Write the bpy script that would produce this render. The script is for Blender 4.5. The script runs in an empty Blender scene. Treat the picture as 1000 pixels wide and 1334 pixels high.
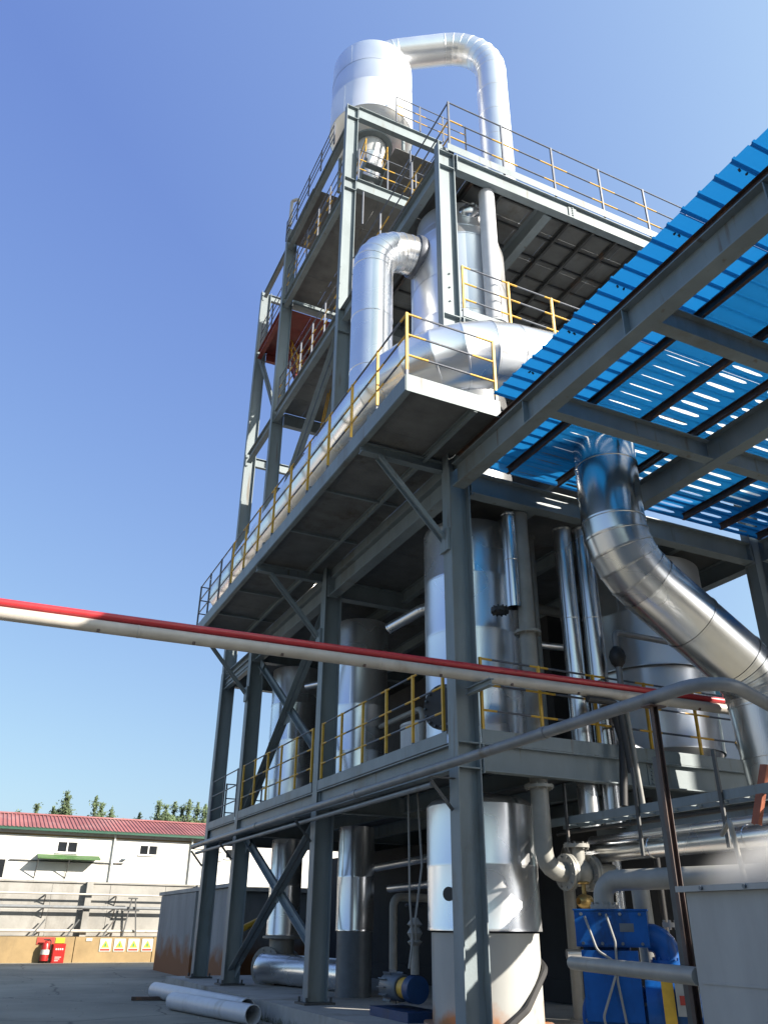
import bpy, bmesh, math, random
from mathutils import Vector, Matrix
random.seed(7)
scene = bpy.context.scene
col = scene.collection
S = 0.87            # survey units (eye at 1.6) to metres
GZ = -0.2           # ground level in survey units
R = math.radians

# ------------------------------------------------------------------ camera
F, PITCH, ROLL, YAW = 1057.25, 0.472628, 0.0110553, 0.439542
h_ = Vector((math.sin(YAW), math.cos(YAW), 0)); r_ = Vector((math.cos(YAW), -math.sin(YAW), 0)); u_ = Vector((0, 0, 1))
fw = h_ * math.cos(PITCH) + u_ * math.sin(PITCH); up = -h_ * math.sin(PITCH) + u_ * math.cos(PITCH)
rr = r_ * math.cos(ROLL) + up * math.sin(ROLL); uu = -r_ * math.sin(ROLL) + up * math.cos(ROLL)
cd = bpy.data.cameras.new('camera'); cam = bpy.data.objects.new('camera', cd); col.objects.link(cam)
cd.sensor_fit = 'HORIZONTAL'; cd.sensor_width = 36; cd.lens = F / 1000 * 36; cd.clip_start = 0.1; cd.clip_end = 3000
M = Matrix((rr, uu, -fw)).transposed().to_4x4(); M.translation = Vector((0, 0, 1.6)) * S
cam.matrix_world = M; scene.camera = cam

# ------------------------------------------------------------------ sky and sun
SUN = Vector((0.85, -1.0, 0.66)).normalized()
w = bpy.data.worlds.new('World'); scene.world = w; w.use_nodes = True
nt = w.node_tree; bg = nt.nodes['Background']
sk = nt.nodes.new('ShaderNodeTexSky'); sk.sky_type = 'NISHITA'; sk.sun_disc = False
sk.sun_elevation = math.asin(SUN.z); sk.sun_rotation = math.atan2(SUN.x, SUN.y)
sk.air_density = 1.0; sk.dust_density = 2.2; sk.ozone_density = 3.0; sk.altitude = 0
sc_ = nt.nodes.new('ShaderNodeSeparateColor'); nt.links.new(sk.outputs[0], sc_.inputs[0]); ti = nt.nodes.new('ShaderNodeCombineColor')
tcw = nt.nodes.new('ShaderNodeTexCoord'); dt = nt.nodes.new('ShaderNodeVectorMath'); dt.operation = 'DOT_PRODUCT'; dt.inputs[1].default_value = SUN; nt.links.new(tcw.outputs['Generated'], dt.inputs[0])
gb = nt.nodes.new('ShaderNodeMath'); gb.operation = 'ADD'; gb.inputs[1].default_value = .12; nt.links.new(dt.outputs['Value'], gb.inputs[0])
gl = nt.nodes.new('ShaderNodeMath'); gl.operation = 'MAXIMUM'; gl.inputs[1].default_value = 0; gm_ = nt.nodes.new('ShaderNodeMath'); gm_.operation = 'MINIMUM'; gm_.inputs[1].default_value = .62; nt.links.new(gb.outputs[0], gm_.inputs[0]); nt.links.new(gm_.outputs[0], gl.inputs[0])   # thin haze whitens the sky towards the sun
for i_, (ex_, k_) in enumerate(((.76, 1.5), (.74, 1.66), (.36, 3.15))):   # the camera's rendering of clear sky, same in every direction
    pw = nt.nodes.new('ShaderNodeMath'); pw.operation = 'POWER'; pw.inputs[1].default_value = ex_; nt.links.new(sc_.outputs[i_], pw.inputs[0])
    mk_ = nt.nodes.new('ShaderNodeMath'); mk_.operation = 'MULTIPLY'; mk_.inputs[1].default_value = k_; nt.links.new(pw.outputs[0], mk_.inputs[0]); 
    ad = nt.nodes.new('ShaderNodeMath'); ad.operation = 'MULTIPLY_ADD'; ad.inputs[1].default_value = (1.45, 1.25, .42)[i_]; ad.inputs[2].default_value = 1.0; nt.links.new(gl.outputs[0], ad.inputs[0])
    mz = nt.nodes.new('ShaderNodeMath'); mz.operation = 'MULTIPLY'; nt.links.new(mk_.outputs[0], mz.inputs[0]); nt.links.new(ad.outputs[0], mz.inputs[1]); cm = nt.nodes.new('ShaderNodeMath'); cm.operation = 'MINIMUM'; cm.inputs[1].default_value = 16.0; nt.links.new(mz.outputs[0], cm.inputs[0]); ch_ = cm
    if i_:   # never yellower than white
        mx_ = nt.nodes.new('ShaderNodeMath'); mx_.operation = 'MAXIMUM'; nt.links.new(cm.outputs[0], mx_.inputs[0]); nt.links.new(prev_.outputs[0], mx_.inputs[1]); ch_ = mx_
    prev_ = ch_; nt.links.new(ch_.outputs[0], ti.inputs[i_])
nt.links.new(ti.outputs[0], bg.inputs[0]); bg.inputs[1].default_value = 0.062
sl = bpy.data.lights.new('sun', 'SUN'); sl.energy = 5.0; sl.angle = R(0.53); sl.color = (1.0, 0.92, 0.8)
so = bpy.data.objects.new('sun', sl); col.objects.link(so); so.rotation_euler = SUN.to_track_quat('Z', 'Y').to_euler(); so.location = (30, -40, 60)
scene.view_settings.view_transform = 'Standard'; scene.view_settings.look = 'None'
scene.view_settings.gamma = 1; scene.view_settings.exposure = 1.45; scene.view_settings.use_curve_mapping = False
scene.render.engine = 'CYCLES'

# ------------------------------------------------------------------ materials
MATS = {}
def mat(name, base, rough=.6, metal=0.0, var=.12, scale=3.0, bump=0.0, bscale=20.0, coords='Object', streak=0.0, dirt=None, dirt_amt=.0, trans=None, rvar=0.0, orand=0.0, spec=None, coat=0, bdet=3, ndet=6, runs=None):
    m = bpy.data.materials.new(name); m.use_nodes = True; n = m.node_tree.nodes; l = m.node_tree.links
    b = n['Principled BSDF']; b.inputs['Roughness'].default_value = rough; b.inputs['Metallic'].default_value = metal
    if spec is not None: b.inputs['Specular IOR Level'].default_value = spec
    if coat: b.inputs['Coat Weight'].default_value = coat; b.inputs['Coat Roughness'].default_value = .08
    tc = n.new('ShaderNodeTexCoord'); out = tc.outputs['Object']
    geo = n.new('ShaderNodeNewGeometry')
    src = geo.outputs['Position']
    no = n.new('ShaderNodeTexNoise'); no.inputs['Scale'].default_value = scale; no.inputs['Detail'].default_value = ndet; no.inputs['Roughness'].default_value = .62
    mp = n.new('ShaderNodeMapping'); l.new(src, mp.inputs[0]); l.new(mp.outputs[0], no.inputs['Vector'])
    if streak: mp.inputs['Scale'].default_value = (1, 1, streak)
    ra = n.new('ShaderNodeValToRGB'); l.new(no.outputs['Fac'], ra.inputs[0])
    d = tuple(max(0, c * (1 - var)) for c in base) + (1,); e = tuple(min(1, c * (1 + var)) for c in base) + (1,)
    ra.color_ramp.elements[0].color = d; ra.color_ramp.elements[1].color = e
    ra.color_ramp.elements[0].position = .3; ra.color_ramp.elements[1].position = .7
    c = ra.outputs[0]
    if dirt:
        n2 = n.new('ShaderNodeTexNoise'); n2.inputs['Scale'].default_value = scale * .45; n2.inputs['Detail'].default_value = 8; n2.inputs['Roughness'].default_value = .7
        mp2 = n.new('ShaderNodeMapping'); mp2.inputs['Scale'].default_value = (1, 1, .35); mp2.inputs['Location'].default_value = (3.1, 7.7, 1.3); l.new(src, mp2.inputs[0]); l.new(mp2.outputs[0], n2.inputs['Vector'])
        r2 = n.new('ShaderNodeValToRGB'); r2.color_ramp.elements[0].position = .66 - dirt_amt * .35; r2.color_ramp.elements[1].position = .78 - dirt_amt * .2; l.new(n2.outputs['Fac'], r2.inputs[0])
        mx = n.new('ShaderNodeMixRGB'); l.new(r2.outputs[0], mx.inputs[0]); l.new(c, mx.inputs[1]); mx.inputs[2].default_value = tuple(dirt) + (1,); c = mx.outputs[0]
    if runs:   # rust weeping down from joints, in narrow vertical runs
        n3 = n.new('ShaderNodeTexNoise'); n3.inputs['Scale'].default_value = 7; n3.inputs['Detail'].default_value = 5; mp3 = n.new('ShaderNodeMapping'); mp3.inputs['Scale'].default_value = (1, 1, .09); l.new(src, mp3.inputs[0]); l.new(mp3.outputs[0], n3.inputs['Vector'])
        r3 = n.new('ShaderNodeValToRGB'); r3.color_ramp.elements[0].position = .63; r3.color_ramp.elements[1].position = .74; l.new(n3.outputs['Fac'], r3.inputs[0])
        m3 = n.new('ShaderNodeMath'); m3.operation = 'MULTIPLY'; l.new(r3.outputs[0], m3.inputs[0]); m3.inputs[1].default_value = .75
        x3 = n.new('ShaderNodeMixRGB'); l.new(m3.outputs[0], x3.inputs[0]); l.new(c, x3.inputs[1]); x3.inputs[2].default_value = tuple(runs) + (1,); c = x3.outputs[0]
    if orand:
        oi = n.new('ShaderNodeObjectInfo'); mr = n.new('ShaderNodeMapRange'); l.new(oi.outputs['Random'], mr.inputs[0]); mr.inputs[3].default_value = 1 - orand; mr.inputs[4].default_value = 1.0
        hs = n.new('ShaderNodeHueSaturation'); l.new(mr.outputs[0], hs.inputs['Value']); l.new(c, hs.inputs['Color']); c = hs.outputs[0]
    l.new(c, b.inputs['Base Color'])
    if rvar:
        m2 = n.new('ShaderNodeMapRange'); l.new(no.outputs['Fac'], m2.inputs[0]); m2.inputs[1].default_value = .3; m2.inputs[2].default_value = .7
        m2.inputs[3].default_value = max(.03, rough - rvar); m2.inputs[4].default_value = rough + rvar; l.new(m2.outputs[0], b.inputs['Roughness'])
    if bump:
        nb = n.new('ShaderNodeTexNoise'); nb.inputs['Scale'].default_value = bscale; nb.inputs['Detail'].default_value = bdet; l.new(src, nb.inputs['Vector'])
        bu = n.new('ShaderNodeBump'); bu.inputs['Strength'].default_value = bump; bu.inputs['Distance'].default_value = .02; l.new(nb.outputs['Fac'], bu.inputs['Height']); l.new(bu.outputs[0], b.inputs['Normal'])
    if trans:
        t = n.new('ShaderNodeBsdfTranslucent'); t.inputs[0].default_value = tuple(trans[0]) + (1,)
        ms = n.new('ShaderNodeMixShader'); ms.inputs[0].default_value = trans[1]
        l.new(b.outputs[0], ms.inputs[1]); l.new(t.outputs[0], ms.inputs[2]); l.new(ms.outputs[0], n['Material Output'].inputs[0])
    MATS[name] = m; return m
mat('steel', (.17, .205, .222), .5, 0, .16, 1.6, .06, 30, streak=.3, dirt=(.13, .125, .11), dirt_amt=.25, spec=.35, runs=(.11, .085, .06))
mat('steel_dark', (.055, .058, .06), .55, 0, .25, 3, .08, 25, dirt=(.12, .06, .03), dirt_amt=.25)
mat('deck_pale', (.17, .175, .172), .75, 0, .22, 2.2, .1, 14, dirt=(.12, .11, .09), dirt_amt=.3, orand=.2)
mat('deck', (.125, .13, .132), .75, 0, .22, 2.2, .1, 14, dirt=(.07, .06, .045), dirt_amt=.3)
mat('alu', (.84, .85, .87), .27, .88, .07, .5, .16, 1.3, orand=.12, bdet=1, ndet=2, rvar=.07)
mat('alu_soft', (.85, .86, .88), .34, .86, .06, .5, .12, 1.3, orand=.1, bdet=1, ndet=2, rvar=.06)
mat('alu_pale', (.86, .87, .88), .36, .6, .05, .5, .1, 1.3, orand=.1, bdet=1, ndet=2, rvar=.05)
mat('chrome', (.70, .71, .72), .25, 1, .1, .6, .14, 1.6, orand=.18, bdet=1, ndet=2, rvar=.07, dirt=(.5, .47, .42), dirt_amt=.12)
mat('yellow', (.55, .32, .03), .5, 0, .15, 8, dirt=(.25, .15, .06), dirt_amt=.25)
mat('rail_grey', (.085, .095, .12), .45, .2, .15, 8, dirt=(.3, .26, .2), dirt_amt=.2)
mat('red_pipe', (.40, .028, .035), .38, 0, .12, 5, dirt=(.25, .03, .03), dirt_amt=.2)
mat('white_pipe', (.42, .39, .35), .4, 0, .12, 3, dirt=(.27, .22, .17), dirt_amt=.32)
mat('grey_pipe', (.17, .18, .19), .42, .1, .16, 4, dirt=(.12, .1, .08), dirt_amt=.2)
mat('beige_pipe', (.23, .228, .21), .45, 0, .15, 3.5, dirt=(.16, .12, .08), dirt_amt=.25)
mat('pvc', (.50, .51, .54), .38, 0, .08, 3, dirt=(.3, .28, .25), dirt_amt=.25)
mat('brown_steel', (.06, .038, .033), .6, 0, .3, 6, .1, 30, dirt=(.2, .09, .04), dirt_amt=.35)
mat('red_primer', (.16, .03, .025), .6, 0, .2, 5)
mat('orange_bracket', (.26, .075, .035), .5, .2, .2, 6)
mat('blue_pump', (.006, .075, .28), .4, 0, .15, 5, .03, 30, coat=.0, spec=.25, dirt=(.012, .03, .07), dirt_amt=.4)
mat('blue_shaded', (.004, .035, .11), .5, 0, .2, 5, dirt=(.03, .03, .03), dirt_amt=.4)  # pump blue with the shade of its dark bay put into the colour
mat('blue_sheet', (.006, .115, .32), .3, 0, .25, 1.2, .05, 5, dirt=(.05, .17, .30), dirt_amt=.4, trans=((.012, .185, .48), .52), orand=.3, streak=.6)
mat('clear_sheet', (.8, .82, .82), .4, 0, .05, 2, trans=((.95, .95, .93), .8))
mat('black', (.012, .012, .013), .5, 0, .2, 5)
mat('dark_hole', (.01, .01, .01), .9, 0, .1, 5)
mat('concrete', (.31, .30, .28), .85, 0, .18, 1.2, .15, 12, dirt=(.17, .15, .12), dirt_amt=.35)
mat('concrete_panel', (.27, .262, .245), .88, 0, .2, .8, .15, 9, dirt=(.15, .138, .12), dirt_amt=.5, orand=.12)
mat('ochre', (.25, .175, .085), .85, 0, .2, .9, .12, 9, dirt=(.15, .11, .06), dirt_amt=.35)
mat('white_wall', (.6, .59, .56), .8, 0, .05, .5, .05, 8, dirt=(.36, .34, .29), dirt_amt=.38, runs=(.36, .35, .27))
mat('red_roof', (.29, .105, .095), .6, 0, .2, .6, dirt=(.36, .2, .18), dirt_amt=.4, streak=.3, orand=.18)
mat('green_trim', (.01, .065, .04), .5, 0, .2, 3)
mat('green_awning', (.045, .115, .03), .6, 0, .35, 1.5)
mat('window_dark', (.015, .017, .02), .08, 0, .1, 3)
mat('win_frame', (.6, .6, .58), .5, 0, .08, 3)
mat('shade_black', (.025, .025, .026), .9, 0, .35, .8, .1, 8)  # near-black colour standing in for deep shade under the decks
mat('teal_wall', (.08, .21, .23), .6, 0, .1, 2)
mat('fire_red', (.3, .014, .012), .35, 0, .1, 6)
mat('sign_white', (.42, .42, .39), .5, 0, .04, 6)
mat('sign_yellow', (.4, .32, .02), .5, 0, .06, 6)
mat('sign_green', (.04, .22, .08), .5, 0, .06, 6)
mat('sign_red', (.32, .04, .025), .5, 0, .06, 6)
mat('brass', (.35, .24, .09), .35, .8, .2, 6)
mat('cable', (.22, .22, .21), .6, 0, .1, 6)
mat('rubber', (.02, .02, .022), .6, 0, .2, 6)
mat('motor_grey', (.10, .12, .14), .45, .2, .15, 6)
mat('box_grey', (.28, .28, .26), .5, 0, .1, 6)
mat('trough', (.30, .305, .30), .55, .1, .16, 1.6, .06, 10, dirt=(.20, .16, .10), dirt_amt=.3, streak=.3)
mat('bark', (.10, .085, .065), .9, 0, .3, 4)
mat('leaf', (.085, .12, .055), .6, 0, .35, .7, orand=.2)
mat('grass', (.09, .11, .035), .8, 0, .4, 6)
mat('corrugated_white', (.55, .56, .57), .4, .2, .06, 3)
mat('hall_wall', (.33, .31, .28), .8, 0, .1, .5)

def special():
    # ground: worn concrete yard
    m = mat('ground', (.225, .215, .175), .9, 0, .28, .3, .3, 6, dirt=(.13, .125, .105), dirt_amt=.45)
    n = m.node_tree.nodes; l = m.node_tree.links; b = n['Principled BSDF']; prev = b.inputs['Base Color'].links[0].from_socket
    g = n.new('ShaderNodeNewGeometry'); no = n.new('ShaderNodeTexNoise'); no.inputs['Scale'].default_value = 1.2; no.inputs['Detail'].default_value = 5; l.new(g.outputs['Position'], no.inputs['Vector'])
    vm = n.new('ShaderNodeVectorMath'); vm.operation = 'MULTIPLY_ADD'; l.new(no.outputs['Color'], vm.inputs[0]); vm.inputs[1].default_value = (.5, .5, 0); l.new(g.outputs['Position'], vm.inputs[2])
    vo = n.new('ShaderNodeTexVoronoi'); vo.feature = 'DISTANCE_TO_EDGE'; vo.inputs['Scale'].default_value = .28; l.new(vm.outputs[0], vo.inputs['Vector'])
    mr = n.new('ShaderNodeMapRange'); l.new(vo.outputs['Distance'], mr.inputs[0]); mr.inputs[1].default_value = .002; mr.inputs[2].default_value = .009; mr.inputs[3].default_value = .75; mr.inputs[4].default_value = 0
    mx = n.new('ShaderNodeMixRGB'); l.new(mr.outputs[0], mx.inputs[0]); l.new(prev, mx.inputs[1]); mx.inputs[2].default_value = (.06, .055, .048, 1); l.new(mx.outputs[0], b.inputs['Base Color'])
    # enclosure wall: grey render with rust creeping up from its foot
    m = mat('rusty_wall', (.235, .24, .24), .85, 0, .2, 1.6, .15, 14, streak=.25, dirt=(.15, .15, .15), dirt_amt=.3)
    n = m.node_tree.nodes; l = m.node_tree.links; b = n['Principled BSDF']
    prev = b.inputs['Base Color'].links[0].from_socket
    g = n.new('ShaderNodeNewGeometry'); sx = n.new('ShaderNodeSeparateXYZ'); l.new(g.outputs['Position'], sx.inputs[0])
    no = n.new('ShaderNodeTexNoise'); no.inputs['Scale'].default_value = 1.6; no.inputs['Detail'].default_value = 7; l.new(g.outputs['Position'], no.inputs['Vector'])
    ma = n.new('ShaderNodeMath'); ma.operation = 'MULTIPLY_ADD'; l.new(no.outputs['Fac'], ma.inputs[0]); ma.inputs[1].default_value = -1.7; l.new(sx.outputs['Z'], ma.inputs[2])
    mr = n.new('ShaderNodeMapRange'); l.new(ma.outputs[0], mr.inputs[0]); mr.inputs[1].default_value = -.45; mr.inputs[2].default_value = .12; mr.inputs[3].default_value = 1; mr.inputs[4].default_value = 0
    mx = n.new('ShaderNodeMixRGB'); l.new(mr.outputs[0], mx.inputs[0]); l.new(prev, mx.inputs[1]); mx.inputs[2].default_value = (.20, .085, .035, 1); l.new(mx.outputs[0], b.inputs['Base Color'])
    # vessel skirt: pale paint with rust at the foot
    m = mat('skirt', (.33, .335, .325), .5, 0, .1, 1.5, .03, 10, streak=.3, dirt=(.27, .24, .17), dirt_amt=.25)
    n = m.node_tree.nodes; l = m.node_tree.links; b = n['Principled BSDF']
    prev = b.inputs['Base Color'].links[0].from_socket
    g = n.new('ShaderNodeNewGeometry'); sx = n.new('ShaderNodeSeparateXYZ'); l.new(g.outputs['Position'], sx.inputs[0])
    no = n.new('ShaderNodeTexNoise'); no.inputs['Scale'].default_value = 2.5; no.inputs['Detail'].default_value = 7; l.new(g.outputs['Position'], no.inputs['Vector'])
    ma = n.new('ShaderNodeMath'); ma.operation = 'MULTIPLY_ADD'; l.new(no.outputs['Fac'], ma.inputs[0]); ma.inputs[1].default_value = -1.0; l.new(sx.outputs['Z'], ma.inputs[2])
    mr = n.new('ShaderNodeMapRange'); l.new(ma.outputs[0], mr.inputs[0]); mr.inputs[1].default_value = -.42; mr.inputs[2].default_value = -.12; mr.inputs[3].default_value = 1; mr.inputs[4].default_value = 0
    mx = n.new('ShaderNodeMixRGB'); l.new(mr.outputs[0], mx.inputs[0]); l.new(prev, mx.inputs[1]); mx.inputs[2].default_value = (.36, .15, .05, 1); l.new(mx.outputs[0], b.inputs['Base Color'])
special()

# ------------------------------------------------------------------ mesh helpers (survey units)
class MB:
    def __init__(s): s.v = []; s.f = []; s.m = []; s.mi = 0
    def add(s, vs, fs):
        o = len(s.v); s.v += [tuple(x) for x in vs]
        for f in fs: s.f.append([i + o for i in f]); s.m.append(s.mi)
        return s
    def box(s, x0, x1, y0, y1, z0, z1):
        return s.add([(x0, y0, z0), (x1, y0, z0), (x1, y1, z0), (x0, y1, z0), (x0, y0, z1), (x1, y0, z1), (x1, y1, z1), (x0, y1, z1)],
                     [(0, 3, 2, 1), (4, 5, 6, 7), (0, 1, 5, 4), (1, 2, 6, 5), (2, 3, 7, 6), (3, 0, 4, 7)])
    def obox(s, c, ax, hs):   # oriented box: centre, three axes, half sizes
        c = Vector(c); a = [Vector(x).normalized() * k for x, k in zip(ax, hs)]
        P = [c + a[0] * i + a[1] * j + a[2] * k for k in (-1, 1) for j in (-1, 1) for i in (-1, 1)]
        return s.add(P, [(0, 2, 3, 1), (4, 5, 7, 6), (0, 1, 5, 4), (1, 3, 7, 5), (3, 2, 6, 7), (2, 0, 4, 6)])
    def prof(s, pts, p0, p1, d):   # extrude 2D profile (a along side, b along d) from p0 to p1
        p0 = Vector(p0); p1 = Vector(p1); t = (p1 - p0).normalized(); d = Vector(d); d = (d - t * d.dot(t)).normalized(); e = d.cross(t)
        n = len(pts); A = [p0 + e * a + d * b for a, b in pts]; B = [p1 + e * a + d * b for a, b in pts]
        s.add(A + B, [tuple(range(n))[::-1], tuple(range(n, 2 * n))] + [(i, (i + 1) % n, n + (i + 1) % n, n + i) for i in range(n)]); return s
    def ib(s, p0, p1, d, dep=.45, wid=.2, tf=.022, tw=.016):
        a, b = wid / 2, dep / 2; c = tw / 2; q = b - tf
        return s.prof([(-a, -b), (a, -b), (a, -q), (c, -q), (c, q), (a, q), (a, b), (-a, b), (-a, q), (-c, q), (-c, -q), (-a, -q)], p0, p1, d)
    def chan(s, p0, p1, d, dep=.25, wid=.09, t=.014):
        b = dep / 2
        return s.prof([(0, -b), (wid, -b), (wid, -b + t), (t, -b + t), (t, b - t), (wid, b - t), (wid, b), (0, b)], p0, p1, d)
    def ang(s, p0, p1, d, w=.1, t=.012):
        return s.prof([(0, 0), (w, 0), (w, t), (t, t), (t, w), (0, w)], p0, p1, d)
    def bar(s, p0, p1, r, n=8, r1=None, cap=True):
        p0 = Vector(p0); p1 = Vector(p1); t = (p1 - p0).normalized(); a = t.orthogonal().normalized(); b = t.cross(a); r1 = r if r1 is None else r1
        A = [p0 + (a * math.cos(2 * math.pi * i / n) + b * math.sin(2 * math.pi * i / n)) * r for i in range(n)]
        B = [p1 + (a * math.cos(2 * math.pi * i / n) + b * math.sin(2 * math.pi * i / n)) * r1 for i in range(n)]
        f = [(i, (i + 1) % n, n + (i + 1) % n, n + i) for i in range(n)]
        if cap: f += [tuple(range(n))[::-1], tuple(range(n, 2 * n))]
        return s.add(A + B, f)
    def tube(s, pts, r, n=10, cap=True):
        rings = rings_of(pts, [r] * len(pts), n); return s.loft(rings, cap)
    def loft(s, rings, cap=True):
        n = len(rings[0]); V = [p for q in rings for p in q]; f = []
        for k in range(len(rings) - 1):
            f += [(k * n + i, k * n + (i + 1) % n, (k + 1) * n + (i + 1) % n, (k + 1) * n + i) for i in range(n)]
        if cap: f += [tuple(range(n))[::-1], tuple(range((len(rings) - 1) * n, len(rings) * n))]
        return s.add(V, f)
    def lathe(s, c, prof, n=40, ax=None):   # prof: (z or distance along axis, radius)
        c = Vector(c); t = Vector(ax or (0, 0, 1)).normalized()
        a = Vector((1, 0, 0)) if abs(t.z) > .9 else t.orthogonal().normalized(); b = t.cross(a); a = b.cross(t)
        rings = [[c + t * z + (a * math.cos(2 * math.pi * i / n) + b * math.sin(2 * math.pi * i / n)) * max(r, 1e-4) for i in range(n)] for z, r in prof]
        return s.loft(rings, cap=False)
    def mesh(s, name, L=(0, 0, 0), angle=35):
        me = bpy.data.meshes.new(name); L = Vector(L)
        me.from_pydata([Vector(v) * S - L for v in s.v], [], s.f); me.update()
        if max(s.m, default=0): me.polygons.foreach_set('material_index', s.m)
        me.polygons.foreach_set('use_smooth', [True] * len(me.polygons)); me.set_sharp_from_angle(angle=R(angle))
        return me
def rings_of(pts, rad, n):
    P = [Vector(p) for p in pts]; k = len(P); T = [(P[i + 1] - P[i]).normalized() for i in range(k - 1)]
    a = T[0].orthogonal().normalized()
    if abs(T[0].z) < .95:
        a = Vector((0, 0, 1)); a = (a - T[0] * a.dot(T[0])).normalized()
    out = []
    for i in range(k):
        t0 = T[max(0, i - 1)]; t1 = T[min(i, k - 2)]
        if i > 0: a = (a - t0 * a.dot(t0)).normalized()
        b = t0.cross(a); bis = (t0 + t1).normalized(); ring = []
        for j in range(n):
            th = 2 * math.pi * j / n; o = (a * math.cos(th) + b * math.sin(th)) * rad[i]
            o = o - t0 * (o.dot(bis) / t0.dot(bis)); ring.append(P[i] + o)
        out.append(ring)
        if i < k - 1 and i > 0: a = t0.rotation_difference(t1) @ a
    return out
def fillet(pts, rad, n=6):
    P = [Vector(p) for p in pts]; out = [P[0]]
    for i in range(1, len(P) - 1):
        r = rad[i - 1] if isinstance(rad, (list, tuple)) else rad
        a = (P[i - 1] - P[i]).normalized(); b = (P[i + 1] - P[i]).normalized(); ang = a.angle(b); d = r / math.tan(ang / 2)
        c = P[i] + (a + b).normalized() * (r / math.sin(ang / 2)); s0 = P[i] + a * d - c; tot = math.pi - ang; axis = s0.cross(P[i] + b * d - c).normalized()
        for k in range(n + 1): out.append(c + Matrix.Rotation(tot * k / n, 3, axis) @ s0)
    out.append(P[-1]); return out

def root_of(o):
    while o.parent: o = o.parent
    return o
def obj(name, mb, mats, parent=None, at=None, angle=35, me=None):
    """one mesh object; parent None -> top level with its origin at `at`; otherwise a part in its thing's frame"""
    L = Vector(at) * S if (parent is None and at is not None) else (root_of(parent).location.copy() if parent else Vector((0, 0, 0)))
    me = me or mb.mesh(name, L, angle)
    if not me.materials:
        for k in (mats if isinstance(mats, (list, tuple)) else [mats]): me.materials.append(MATS[k])
    o = bpy.data.objects.new(name, me); col.objects.link(o)
    if parent: o.parent = parent
    else: o.location = L
    return o
def inst(name, me, loc, parent, rot=None):   # a piece sharing mesh data, at a place in survey units
    o = bpy.data.objects.new(name, me); col.objects.link(o); o.parent = parent
    o.location = Vector(loc) * S - root_of(parent).location
    if rot is not None: o.rotation_euler = rot
    return o
def lm(mb, name, m, angle=35):   # local mesh with material, for inst
    me = mb.mesh(name, (0, 0, 0), angle)
    for k in (m if isinstance(m, (list, tuple)) else [m]): me.materials.append(MATS[k])
    return me
def tag(o, label=None, cat=None, group=None, kind=None):
    if label: o['label'] = label
    if cat: o['category'] = cat
    if group: o['group'] = group
    if kind: o['kind'] = kind
    return o
def thing(name, label, cat, loc, group=None, rz=0):
    o = bpy.data.objects.new(name, None); col.objects.link(o); o.location = Vector(loc) * S; o.empty_display_size = .3
    return tag(o, label, cat, group)

# ------------------------------------------------------------------ ground
tag(obj('ground', MB().add([(-700, -700, GZ), (700, -700, GZ), (700, 700, GZ), (-700, 700, GZ)], [(0, 1, 2, 3)]), 'ground'), kind='structure')
tag(obj('plinth_pavement', MB().box(6.45, 18, 10.9, 29.4, GZ - .3, .148), 'concrete'), kind='structure')

# ------------------------------------------------------------------ the steel tower
XC = 7.185
T = thing('steel_tower', 'tall grey painted steel frame tower with open decks and yellow striped handrails', 'tower', (XC, 12, .15))
YS = [12.0, 18.4, 24.8, 28.2]
def part(name, mb, m='steel', parent=None): return obj(name, mb, m, parent or T)
def column(x, y, z0, z1, dep=.45, wid=.3, wid2=.22, zs=9.6, base=True):
    m = MB()
    if z1 > zs: m.ib((x, y, z0), (x, y, zs), (1, 0, 0), dep, wid); m.ib((x, y, zs + .002), (x, y, z1), (1, 0, 0), dep - .004, wid2)
    else: m.ib((x, y, z0), (x, y, z1), (1, 0, 0), dep, wid)
    c = part('column', m)
    if base:
        b = MB().box(x - .34, x + .34, y - .3, y + .3, z0 - .002, z0 + .04)
        for dx in (-.27, .27):
            for dy in (-.22, .22): b.bar((x + dx, y + dy, z0 + .04), (x + dx, y + dy, z0 + .13), .025, 6)
        obj('base_plate', b, 'steel_dark', c)
    return c
cols = [column(XC, 12.0, .15, 19.0), column(XC, 18.4, .15, 28.28), column(XC, 24.8, .15, 28.2), column(XC, 28.2, .15, 27.4)]
for x, y, z1 in ((15.25, 12.0, 18.7), (15.25, 18.4, 18.7), (15.25, 24.8, 18.7), (15.25, 28.2, 18.7)): column(x, y, .15, z1)
for x, y in ((11.0, 18.4), (11.0, 24.8)): column(x, y, 18.8, 28.2, base=False)
def stiff(c, x, y, z, b=.14):   # stiffener plates in the column web
    s = MB().box(x - .2, x + .2, y - b, y - .012, z - .011, z + .011)
    obj('stiffener', s, 'steel', c)
for zz in (3.95, 4.36, 13.12, 13.54, 18.22, 18.72): stiff(cols[0], XC, 12.0, zz, .145 if zz < 9 else .105)
for zz in (3.95, 4.36, 17.83, 24.05, 24.53, 27.68, 28.24): stiff(cols[1], XC, 18.4, zz, .145 if zz < 9 else .105)
for zz in (3.95, 4.36, 18.3, 24.0): stiff(cols[2], XC, 24.8, zz, .145 if zz < 9 else .105)
bolt_me = lm(MB().bar((0, 0, 0), (0, -.03, 0), .022, 6), 'bolt', 'steel')
for i in range(3): inst('bolt', bolt_me, (XC + .02, 11.985, 14.0 + i * .4), cols[0])
def end_plate(x, y, z0, z1, ax):   # bolted beam end plate with its bolts
    d = .012; o = part('end_plate', MB().box(x - (.13 if ax == 'y' else d), x + (.13 if ax == 'y' else d), y - (d if ax == 'y' else .13), y + (d if ax == 'y' else .13), z0, z1))
    for dz in (.08, (z1 - z0) / 2, z1 - z0 - .08):
        for k in (-.09, .09): inst('bolt', bolt_me, (x + (k if ax == 'y' else 0), y + (-.012 if ax == 'y' else k), z0 + dz), o, (0, 0, 0) if ax == 'y' else (0, 0, -math.pi / 2))
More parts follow.
